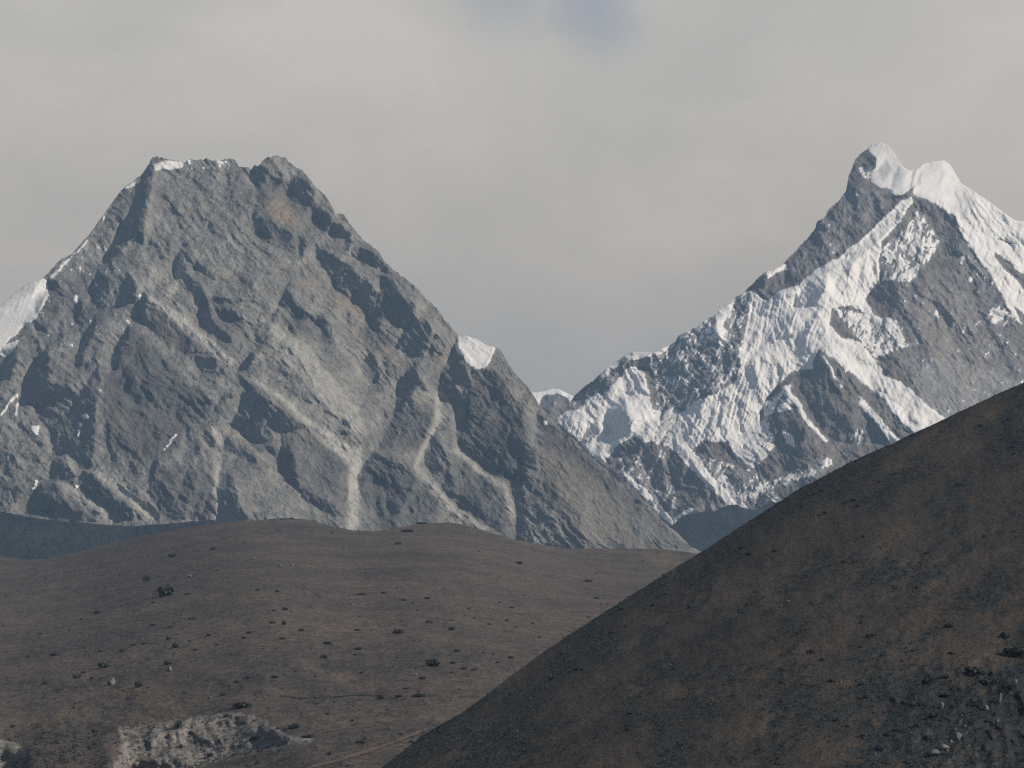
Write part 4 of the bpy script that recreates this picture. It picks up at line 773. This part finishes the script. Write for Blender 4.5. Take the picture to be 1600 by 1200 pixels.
SLOPE_SKY = [(-300, 1850), (300, 1420), (480, 1290), (560, 1228), (600, 1196), (640, 1166), (700, 1130), (760, 1086), (800, 1055), (850, 1018), (900, 985), (950, 953), (1000, 922), (1050, 890), (1100, 860), (1150, 827), (1200, 795),
             (1250, 763), (1300, 737), (1350, 712), (1400, 690), (1450, 667), (1500, 643), (1550, 620), (1600, 597), (1800, 500), (2300, 280)]
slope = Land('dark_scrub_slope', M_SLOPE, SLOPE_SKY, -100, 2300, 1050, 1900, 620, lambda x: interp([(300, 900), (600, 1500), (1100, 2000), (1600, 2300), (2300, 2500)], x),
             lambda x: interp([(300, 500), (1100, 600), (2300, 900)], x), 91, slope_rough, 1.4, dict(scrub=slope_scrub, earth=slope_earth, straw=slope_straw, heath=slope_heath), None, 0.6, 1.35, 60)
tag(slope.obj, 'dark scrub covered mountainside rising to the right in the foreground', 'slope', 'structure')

# ------------------------------------------------------------------ valley floor that everything stands on
def valley():
    n = 90; r = 38000.0
    a = np.linspace(-r, r, n); X, Y = np.meshgrid(a, a)
    Z = -560 + 60 * fbm(X, Y, 9000, 4, 0.5, 201)
    V = np.stack([X, Y, Z], -1)
    at = {k: np.zeros(X.size) + (0.5 if k == 'scrub' else 0) for k in ('scrub', 'earth', 'straw', 'heath')}
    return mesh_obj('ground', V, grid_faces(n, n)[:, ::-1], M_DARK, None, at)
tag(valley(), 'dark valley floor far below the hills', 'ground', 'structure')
# ------------------------------------------------------------------ plants, boulders, track on the hills
def plant_material(name, c0, c1):
    m, t, b = mat(name)
    n = noise(t, 0.9, 3, 0.6)
    t.links.new(ramp(t, n, [(0.3, c0), (0.7, c1)]), b.inputs['Base Color']); return m
M_SHRUB = plant_material("shrub_leaves", (0.032, 0.038, 0.036), (0.068, 0.072, 0.062))
M_WOOD = plant_material("shrub_wood", (0.05, 0.042, 0.034), (0.08, 0.065, 0.05))
M_STONE = None
def stone_material():
    m, t, b = mat("boulder_stone")
    n = noise(t, 0.8, 5, 0.65); n2 = noise(t, 3.0, 4, 0.6)
    c = ramp(t, n, [(0.3, (0.10, 0.09, 0.082)), (0.5, (0.15, 0.14, 0.126)), (0.72, (0.22, 0.205, 0.188))])
    t.links.new(c, b.inputs['Base Color']); bump(t, b, mth(t, 'ADD', n, n2), 0.25, 0.8); return m
M_STONE = stone_material()

def leaf_clump(rng, n, w, h, centre=(0, 0, 0), leaf=0.22):
    """n leaf sprays through a lumpy dome w wide and h high"""
    lobes = [(rng.uniform(-.28, .28) * w, rng.uniform(-.28, .28) * w, rng.uniform(.25, .6) * h, rng.uniform(.22, .36)) for _ in range(5)]
    V = []; F = []
    for i in range(n):
        lx, ly, lz, lr = lobes[rng.randrange(5)]
        d = np.array([rng.gauss(0, 1), rng.gauss(0, 1), rng.gauss(0, 1)]); d /= np.linalg.norm(d) + 1e-9
        rr = rng.uniform(0.55, 1.05)
        p = np.array([lx + d[0] * lr * w * rr, ly + d[1] * lr * w * rr, max(0.02 * h, lz + d[2] * lr * 1.25 * h * rr)])
        u = np.array([rng.gauss(0, 1), rng.gauss(0, 1), rng.gauss(0, 1)]); u /= np.linalg.norm(u)
        v = np.cross(d, u); v /= np.linalg.norm(v) + 1e-9
        s = leaf * min(w, h * 1.6) * rng.uniform(.5, 1.1)
        p = p + centre
        k = len(V)
        V += [p - u * s * .5, p + v * s * .4, p + u * s * .6, p - v * s * .35]; F.append((k, k + 1, k + 2, k + 3))
    return V, F
def shrub_proto(seed):
    rng = random.Random(seed)
    V, F = leaf_clump(rng, 260, 1.0, 0.7)
    sv, sf = [], []
    for i in range(5):
        a = i * 1.26 + rng.random(); tip = np.array([math.cos(a) * .3, math.sin(a) * .3, .45]); r = .025
        k = len(sv)
        for q, rad in ((np.array([math.cos(a) * .04, math.sin(a) * .04, -0.08]), r), (tip, r * .4)):
            for j in range(4): sv.append(q + np.array([math.cos(j * 1.57) * rad, math.sin(j * 1.57) * rad, 0]))
        for j in range(4): sf.append((k + j, k + (j + 1) % 4, k + 4 + (j + 1) % 4, k + 4 + j))
    a = bpy.data.meshes.new("crown"); a.from_pydata([tuple(q) for q in V], [], F); a.materials.append(M_SHRUB)
    b = bpy.data.meshes.new("stem"); b.from_pydata([tuple(q) for q in sv], [], sf); b.materials.append(M_WOOD)
    return a, b
def boulder_proto(seed):
    import bmesh
    rng = random.Random(seed); bm = bmesh.new()
    bmesh.ops.create_icosphere(bm, subdivisions=3, radius=0.5)
    cuts = []
    for _ in range(9):
        d = Vector((rng.gauss(0, 1), rng.gauss(0, 1), rng.gauss(0, .8))).normalized(); cuts.append((d, rng.uniform(.27, .43)))
    for v in bm.verts:
        for d, o in cuts:
            q = v.co.dot(d)
            if q > o: v.co -= d * (q - o) * .92
        v.co += Vector((rng.gauss(0, 1), rng.gauss(0, 1), rng.gauss(0, 1))) * .008
    me = bpy.data.meshes.new("boulder"); bm.to_mesh(me); bm.free(); me.materials.append(M_STONE); return me
SHRUBS = [shrub_proto(i) for i in range(4)]
BOULDERS = [boulder_proto(40 + i) for i in range(4)]
RNG = random.Random(11)
def put_shrub(land, px, py, w, h, label, group, parts=True):
    P = land.at(px, py + h * 0.35); m = P[1] / FPX
    W = w * m; H = h * m
    a, b = SHRUBS[RNG.randrange(4)]
    if parts:
        root = bpy.data.objects.new('shrub', None); COL.objects.link(root)
        c = bpy.data.objects.new('crown', a); COL.objects.link(c); c.parent = root
        d = bpy.data.objects.new('stem', b); COL.objects.link(d); d.parent = root
    else:
        root = bpy.data.objects.new('shrub', a); COL.objects.link(root)
    root.location = P - np.array([0, 0, 0.12 * H]); root.scale = (W, W * 0.9, H / 0.78); root.rotation_euler = (0, 0, RNG.uniform(0, 6.28))
    tag(root, label, 'shrub', None, group)
def put_boulder(land, px, py, w, h, label, group=None):
    P = land.at(px, py + h * 0.4); m = P[1] / FPX
    o = bpy.data.objects.new('boulder', BOULDERS[RNG.randrange(4)]); COL.objects.link(o)
    o.location = P + np.array([0, 0, 0.25 * h * m]); o.scale = (w * m * 1.15, w * m * 1.1, h * m * 1.25); o.rotation_euler = (RNG.uniform(-.3, .3), RNG.uniform(-.3, .3), RNG.uniform(0, 6.28))
    tag(o, label, 'boulder', None, group)

_far = lambda x, y: (y > hill.sky(x) + 6) & (y < interp(SLOPE_SKY, x)) & ~inside(BANK, x, y)
def scatter(n, x0, x1, y0, y1, accept, seed):
    rg = np.random.default_rng(seed); out = []
    tot = 0
    for _ in range(60):
        x = rg.uniform(x0, x1, 6000); y = rg.uniform(y0, y1, 6000)
        m = accept(x, y, rg); out.append(np.stack([x[m], y[m], rg.random(m.sum())], 1)); tot += m.sum()
        if tot >= n: break
    return np.concatenate(out)[:n]
NAMED_HILL = [(229, 904, 14, 12, 'dark bush just left of the big dark clump high on the brown hill'), (259, 922, 30, 26, 'biggest dark bushy clump high on the left of the brown hill'),
    (270, 868, 16, 6, 'flat dark bush near the left crest of the brown hill'), (152, 956, 16, 8, 'dark bush alone on the left side of the hill above the pale boulder'),
    (163, 1039, 20, 12, 'dark round bush just above the tall pale boulder'), (262, 1035, 22, 9, 'dark bush directly above the small pale boulder on the lower left'),
    (216, 1069, 16, 14, 'dark bush right of the tall pale boulder on the lower hill'), (120, 1057, 14, 8, 'dark bush left of the tall pale boulder'), (84, 1022, 14, 7, 'lone dark bush near the left edge of the lower hill'),
    (379, 1101, 38, 13, 'wide dark bush just above the middle of the pale eroded bank'), (280, 1132, 14, 16, 'dark bush on the top rim of the pale eroded bank'), (396, 1153, 16, 9, 'dark bush growing within the right part of the pale bank'),
    (462, 1134, 22, 11, 'dark bush at the right tip of the pale eroded bank'), (480, 1150, 22, 6, 'flat dark bush at the lower right corner of the pale bank'), (349, 1084, 10, 8, 'small dark bush above the pale bank beside the stone'),
    (639, 829, 22, 6, 'wide flat bush just under the second crest of the brown hill'), (661, 817, 22, 4, 'low bush line standing on the second crest of the brown hill'), (811, 879, 16, 5, 'flat bush on the right shoulder of the brown hill'),
    (918, 907, 17, 5, 'flat bush nearest the dark slope on the upper brown hill'), (620, 986, 22, 11, 'large dark bush in the middle of the brown hill'), (680, 1035, 24, 17, 'large dark bush low on the hill left of the dark slope'),
    (657, 1086, 24, 8, 'wide dark bush at the right end of the thin scrub line')]
for x, y, w, h, l in NAMED_HILL: put_shrub(hill, x, y, w, h, l, 'larger bushes on the brown hill')
G_HILL = [(332, 857, 14, 5), (127, 967, 8, 4), (240, 941, 6, 4), (300, 966, 13, 5), (266, 979, 10, 4), (240, 976, 12, 3), (264, 997, 10, 6), (274, 1009, 14, 9), (296, 1001, 8, 4), (306, 1015, 10, 4), (326, 992, 9, 5), (339, 1007, 8, 4),
    (189, 1016, 12, 5), (210, 1007, 12, 4), (225, 1005, 10, 4), (157, 1017, 10, 4), (131, 1050, 10, 5), (144, 1059, 9, 5), (69, 1067, 12, 5), (289, 1082, 8, 5), (371, 1065, 12, 6), (388, 1058, 12, 5), (429, 1057, 12, 5), (444, 951, 12, 6),
    (424, 972, 12, 5), (444, 973, 8, 10), (472, 984, 14, 6), (442, 997, 12, 5), (390, 988, 12, 6), (381, 996, 10, 5), (506, 1026, 12, 8), (559, 984, 10, 4), (559, 1013, 14, 6), (510, 1004, 14, 7), (566, 928, 14, 5), (403, 921, 6, 4), (433, 924, 8, 4),
    (339, 891, 5, 3), (382, 847, 4, 4), (519, 832, 6, 4), (187, 899, 4, 4), (187, 926, 4, 3), (293, 928, 12, 4), (116, 1105, 6, 4), (86, 1114, 5, 3), (161, 1112, 6, 4), (202, 1091, 10, 5), (354, 1118, 10, 6), (343, 1157, 9, 7), (328, 1179, 12, 8),
    (283, 1166, 11, 9), (240, 1189, 12, 7), (150, 1142, 14, 6), (22, 1134, 10, 5), (551, 1125, 10, 4), (514, 1177, 8, 6), (562, 1159, 12, 5), (596, 1089, 12, 7), (622, 849, 14, 5), (933, 934, 10, 4), (601, 926, 12, 4), (631, 937, 12, 4), (667, 934, 14, 5),
    (749, 861, 5, 3), (781, 941, 5, 3), (800, 949, 10, 4), (671, 971, 13, 5), (704, 982, 12, 7), (560, 984, 8, 4), (732, 951, 5, 3), (807, 979, 7, 3), (792, 969, 7, 5), (770, 1022, 6, 3), (798, 1027, 12, 5), (714, 1016, 12, 7), (708, 1035, 10, 6),
    (725, 1044, 14, 5), (742, 1046, 12, 4), (661, 1059, 13, 6), (597, 1089, 13, 8), (624, 1087, 14, 5), (635, 1075, 14, 3), (567, 1159, 10, 5), (402, 1192, 9, 5), (455, 810, 7, 3), (440, 811, 5, 3)]
for x, y, w, h in G_HILL: put_shrub(hill, x, y, w, h, 'small dark shrub dotted over the open brown hill', 'small shrubs dotted over the brown hill')
for x, y, r in scatter(78, 0, 1040, 830, 1195, lambda x, y, rg: _far(x, y) & (rg.random(len(x)) < 0.25 + 0.75 * np.clip((y - 850) / 180, 0, 1)) & (gnoise(x / 60, y / 30, 5) > rg.uniform(-.5, .35, len(x))), 31):
    t_ = (3 + 4 * r) * (0.55 + 0.6 * (y - 830) / 365)
    put_shrub(hill, x, y, t_ * 1.3, t_ * 0.7, 'small dark shrub dotted over the open brown hill', 'small shrubs dotted over the brown hill', False)

put_boulder(hill, 175, 1064, 13, 13, 'tall pale boulder leaning on the lower left of the hill')
put_boulder(hill, 265, 1045, 7, 9, 'small pale boulder below a dark bush on the lower hill')
put_boulder(hill, 328, 1089, 6, 4, 'pale flat stone above the eroded bank')
for x, y, w in [(396, 872, 6), (439, 884, 7), (456, 883, 6), (296, 900, 7), (549, 944, 5), (561, 880, 4), (652, 844, 4), (740, 937, 5), (772, 952, 4), (918, 942, 4), (650, 1054, 5), (457, 955, 4), (283, 912, 3), (175, 921, 3), (620, 1005, 3), (560, 881, 3), (436, 1170, 3)]:
    put_boulder(hill, x, y, w, w * .7, 'little pale stone scattered on the open brown hill', 'little pale stones on the brown hill')

def thicket(name, land, pts, label, group=None, seed=3, leaves=22, kind='stuff', cat='scrub'):
    rg = np.random.default_rng(seed); p = np.array(pts, float); n = len(p)
    P = land.at(p[:, 0], p[:, 1]); m = P[:, 1] / FPX; w = (p[:, 2] * m)[:, None, None]; h = (p[:, 3] * m)[:, None, None]
    lob = np.concatenate([rg.uniform(-.28, .28, (n, 5, 2)) * w, rg.uniform(.2, .6, (n, 5, 1)) * h], -1)
    pick = rg.integers(0, 5, (n, leaves))
    c = np.take_along_axis(lob, pick[..., None], 1)
    unit = lambda a: a / (np.linalg.norm(a, axis=-1, keepdims=True) + 1e-9)
    d = unit(rg.normal(size=(n, leaves, 3))); rr = rg.uniform(.5, 1.05, (n, leaves, 1))
    c = c + d * rr * .28 * np.concatenate([w, w, 1.25 * h], -1)
    c[..., 2] = np.maximum(c[..., 2], .02 * h[..., 0]); c += (P - np.stack([0 * m, 0 * m, .12 * p[:, 3] * m], 1))[:, None, :]
    u = unit(rg.normal(size=(n, leaves, 3))); v = unit(np.cross(d, u)); sz = .36 * np.minimum(w, h * 1.6) * rg.uniform(.5, 1.1, (n, leaves, 1))
    V = np.stack([c - u * sz * .5, c + v * sz * .4, c + u * sz * .6, c - v * sz * .35], 2).reshape(-1, 3)
    o = mesh_obj(name, V, np.arange(len(V)).reshape(-1, 4), M_SHRUB, smooth=False); return tag(o, label, cat, kind, group)
hp = []
for i in range(260):
    x = RNG.gauss(110, 60); y = RNG.gauss(1178, 22)
    if y > 1290 or y < 1145 or inside(BANK + [], np.array([x]), np.array([y]))[0]: continue
    hp.append((x, y, RNG.uniform(5, 11), RNG.uniform(3, 7)))
for i in range(420):
    x = RNG.uniform(185, 460); y = RNG.uniform(1120, 1200)
    if inside(BANK, np.array([x]), np.array([y]))[0]: hp.append((x, y, RNG.uniform(3, 7), RNG.uniform(2, 6)))
for i in range(120):
    t_ = RNG.random(); x = 300 + t_ * 150; y = 1196 - t_ * 34 + RNG.gauss(0, 2); hp.append((x, y, RNG.uniform(3, 7), RNG.uniform(2, 4)))
def _acc(x, y, rg):
    k = gnoise(x / 48, y / 17, 15) * .6 + gnoise(x / 15, y / 6, 16) * .5 + .12 * (y - 1000) / 200 > rg.uniform(.10, .45, len(x))
    return k & (y < interp(SLOPE_SKY, x)) & (y > hill.sky(x) + 2) & ~inside(BANK, x, y)
for x, y, r in scatter(3600, -20, 1060, 818, 1210, _acc, 21):
    q = 0.5 + 0.6 * (y - 820) / 380; t_ = (1.5 + 4.8 * r * r) * q; hp.append((x, y, t_ * 1.7, t_ * .6))
thicket('scrub', hill, hp, 'low dark scrub scattered over the brown hill and round the pale bank', seed=5, leaves=14)
lp = [(438 + t_ * 155, interp([(0, 1088), (.1, 1090), (.2, 1092), (.5, 1090), (.85, 1087), (1, 1088)], t_) + RNG.gauss(0, .5), RNG.uniform(3, 6), RNG.uniform(2, 3.6)) for t_ in np.linspace(0, 1, 90)]
thicket('hedge', hill, lp, 'thin dark line of low scrub crossing the lower brown hill', seed=6, kind=None, cat='hedge')

# scrub on the dark slope: single bushes that stand out, the rest as a mass
NAMED_SLOPE = [(1585, 1017, 40, 22, 'largest dark bush at the right edge of the dark slope'), (1446, 1064, 24, 13, 'dark bush at the left tip of the rocky patch on the dark slope'), (1525, 1047, 36, 16, 'wide dark bush above the rocky patch near the right edge'),
    (1545, 1064, 28, 14, 'dark bush just below the wide bush near the right edge'), (1570, 991, 18, 12, 'dark bush above the largest one at the right edge'), (1457, 1117, 26, 12, 'dark bush left of the pale rocks on the dark slope'),
    (1351, 1089, 16, 8, 'lone dark bush left of the rocky patch on the dark slope'), (1479, 1085, 22, 10, 'dark bush above the pale rocks on the dark slope')]
for x, y, w, h, l in NAMED_SLOPE: put_shrub(slope, x, y, w, h, l, 'larger bushes on the dark slope')
G_SLOPE = [(1475, 1057, 20, 10), (1412, 1097, 18, 9), (1435, 1100, 14, 9), (1577, 1072, 14, 16), (1555, 1097, 18, 12), (1360, 992, 18, 8), (1346, 972, 7, 7), (1482, 977, 20, 9), (1486, 1020, 14, 5), (1270, 1017, 16, 8), (1300, 1062, 16, 7), (1345, 1010, 8, 5), (1325, 1134, 10, 5),
    (1435, 1132, 14, 10), (1385, 1147, 14, 9), (1400, 1140, 12, 8), (1375, 1170, 20, 10), (1340, 790, 8, 5), (1375, 752, 8, 5), (1290, 800, 14, 7), (1335, 780, 16, 7), (1170, 865, 14, 8), (1210, 860, 12, 6), (1020, 945, 10, 6), (880, 1020, 14, 8), (900, 1045, 12, 8), (860, 1060, 16, 8)]
for x, y, w, h in G_SLOPE: put_shrub(slope, x, y, w, h, 'dark rounded shrub rising from the scrub of the dark slope', 'shrubs on the dark slope')
for x, y, r in scatter(62, 700, 1600, 610, 1195, lambda x, y, rg: (y > interp(SLOPE_SKY, x) + 8) & (slope_scrub(x, y) > rg.uniform(.1, .7, len(x))), 32):
    t_ = 5 + 5 * r
    put_shrub(slope, x, y, t_ * 1.3, t_ * .7, 'dark rounded shrub rising from the scrub of the dark slope', 'shrubs on the dark slope', False)
def _acc2(x, y, rg):
    return (y > interp(SLOPE_SKY, x) + 1) & (slope_scrub(x, y) > rg.uniform(.25, 1.0, len(x)))
sp = []
for (x, y, r) in scatter(9000, 560, 1680, 590, 1240, _acc2, 22):
    t_ = (1.8 + 5.5 * r ** 2.2) * (0.8 + 0.5 * (y - 600) / 600); sp.append((x, y, t_ * 1.6, t_ * .72))
_sx = np.linspace(580, 1640, 420); _sy = slope.sky(_sx)
for x, y in zip(_sx, _sy):
    t_ = RNG.uniform(1.2, 3.4); sp.append((x, y + 1.0, t_ * 1.6, t_ * .8))
thicket('ground_cover', slope, sp, 'dense low dark scrub covering the dark slope', seed=8, leaves=12)
for x, y, w, h, l in [(1470, 1102, 10, 12, 'pale boulder above the cluster of rocks on the dark slope'), (1562, 1090, 6, 16, 'tall narrow pale rock near the right edge of the dark slope'), (1541, 1105, 9, 8, 'pale rock left of the tall narrow rock'), (1495, 1150, 15, 13, 'largest pale rock in the cluster on the dark slope'),
    (1474, 1167, 17, 12, 'pale rock left of the largest one on the dark slope'), (1459, 1176, 20, 10, 'lowest broad grey rock on the dark slope'), (1559, 1125, 5, 8, 'small upright rock at the right of the dark slope'), (1585, 1066, 8, 12, 'grey rock below the largest bush at the right edge')]:
    put_boulder(slope, x, y, w, h, l)
for x, y, w in [(1314, 1065, 4), (1231, 939, 5), (1221, 946, 3), (766, 1130, 3), (808, 1142, 4), (1048, 1038, 3), (735, 1182, 3), (1500, 1128, 6), (1492, 1140, 5), (1508, 1135, 5), (1486, 1158, 6), (1503, 1118, 4), (1422, 1145, 4), (1367, 1177, 4), (1355, 1182, 3), (1440, 1168, 4), (1330, 720, 4), (1290, 910, 3), (1480, 1172, 5), (1510, 1145, 4), (1448, 1180, 5)]:
    put_boulder(slope, x, y, w, w * .9, 'little pale stone lying in the scrub of the dark slope', 'little pale stones on the dark slope')

def track():
    m, t, b = mat("red_earth"); nz = noise(t, 0.25, 4, 0.6)
    t.links.new(ramp(t, nz, [(0.35, (0.088, 0.072, 0.060)), (0.65, (0.135, 0.098, 0.076))]), b.inputs['Base Color'])
    p = np.array([(480, 1201), (530, 1189), (565, 1177), (600, 1166), (640, 1151), (668, 1140)], float)
    tt = np.linspace(0, len(p) - 1, 140); P = np.stack([np.interp(tt, np.arange(len(p)), p[:, i]) for i in (0, 1)], 1)
    P[:, 1] += 1.2 * fbm(P[:, 0], P[:, 0] * 0, 30, 3, 0.6, 3)
    wd = 1.6 + 1.8 * np.abs(fbm(P[:, 0], P[:, 0] * 0 + 5, 40, 3, 0.6, 4)) * 2
    rows = [hill.at(P[:, 0], P[:, 1] + s * wd) + np.array([0, 0, .45]) for s in (-1, -.5, 0, .5, 1)]
    V = np.stack(rows, 0); tag(mesh_obj('dirt_path', V, grid_faces(5, len(P)), m), 'faint red earth track crossing the foot of the brown hill', 'path', 'structure')
track()

# ------------------------------------------------------------------ haze
def haze():
    m = bpy.data.materials.new("haze"); m.use_nodes = True; t = m.node_tree
    for n in list(t.nodes): t.nodes.remove(n)
    out = N(t, 'ShaderNodeOutputMaterial')
    v = N(t, 'ShaderNodeVolumePrincipled')
    v.inputs['Color'].default_value = (0.37, 0.57, 0.79, 1)
    v.inputs['Density'].default_value = 2.6e-5
    v.inputs['Anisotropy'].default_value = 0.0
    t.links.new(v.outputs[0], out.inputs['Volume'])
    x, y0, y1, z0, z1 = 39000, -39000, 39000, -700, 2450
    V = [(a, b, c) for a in (-x, x) for b in (y0, y1) for c in (z0, z1)]
    F = [(0, 1, 3, 2), (4, 6, 7, 5), (0, 4, 5, 1), (2, 3, 7, 6), (0, 2, 6, 4), (1, 5, 7, 3)]
    tag(mesh_obj('haze', V, F, m, smooth=False), 'pale bluish air veiling the far mountains', 'haze', 'stuff')
haze()
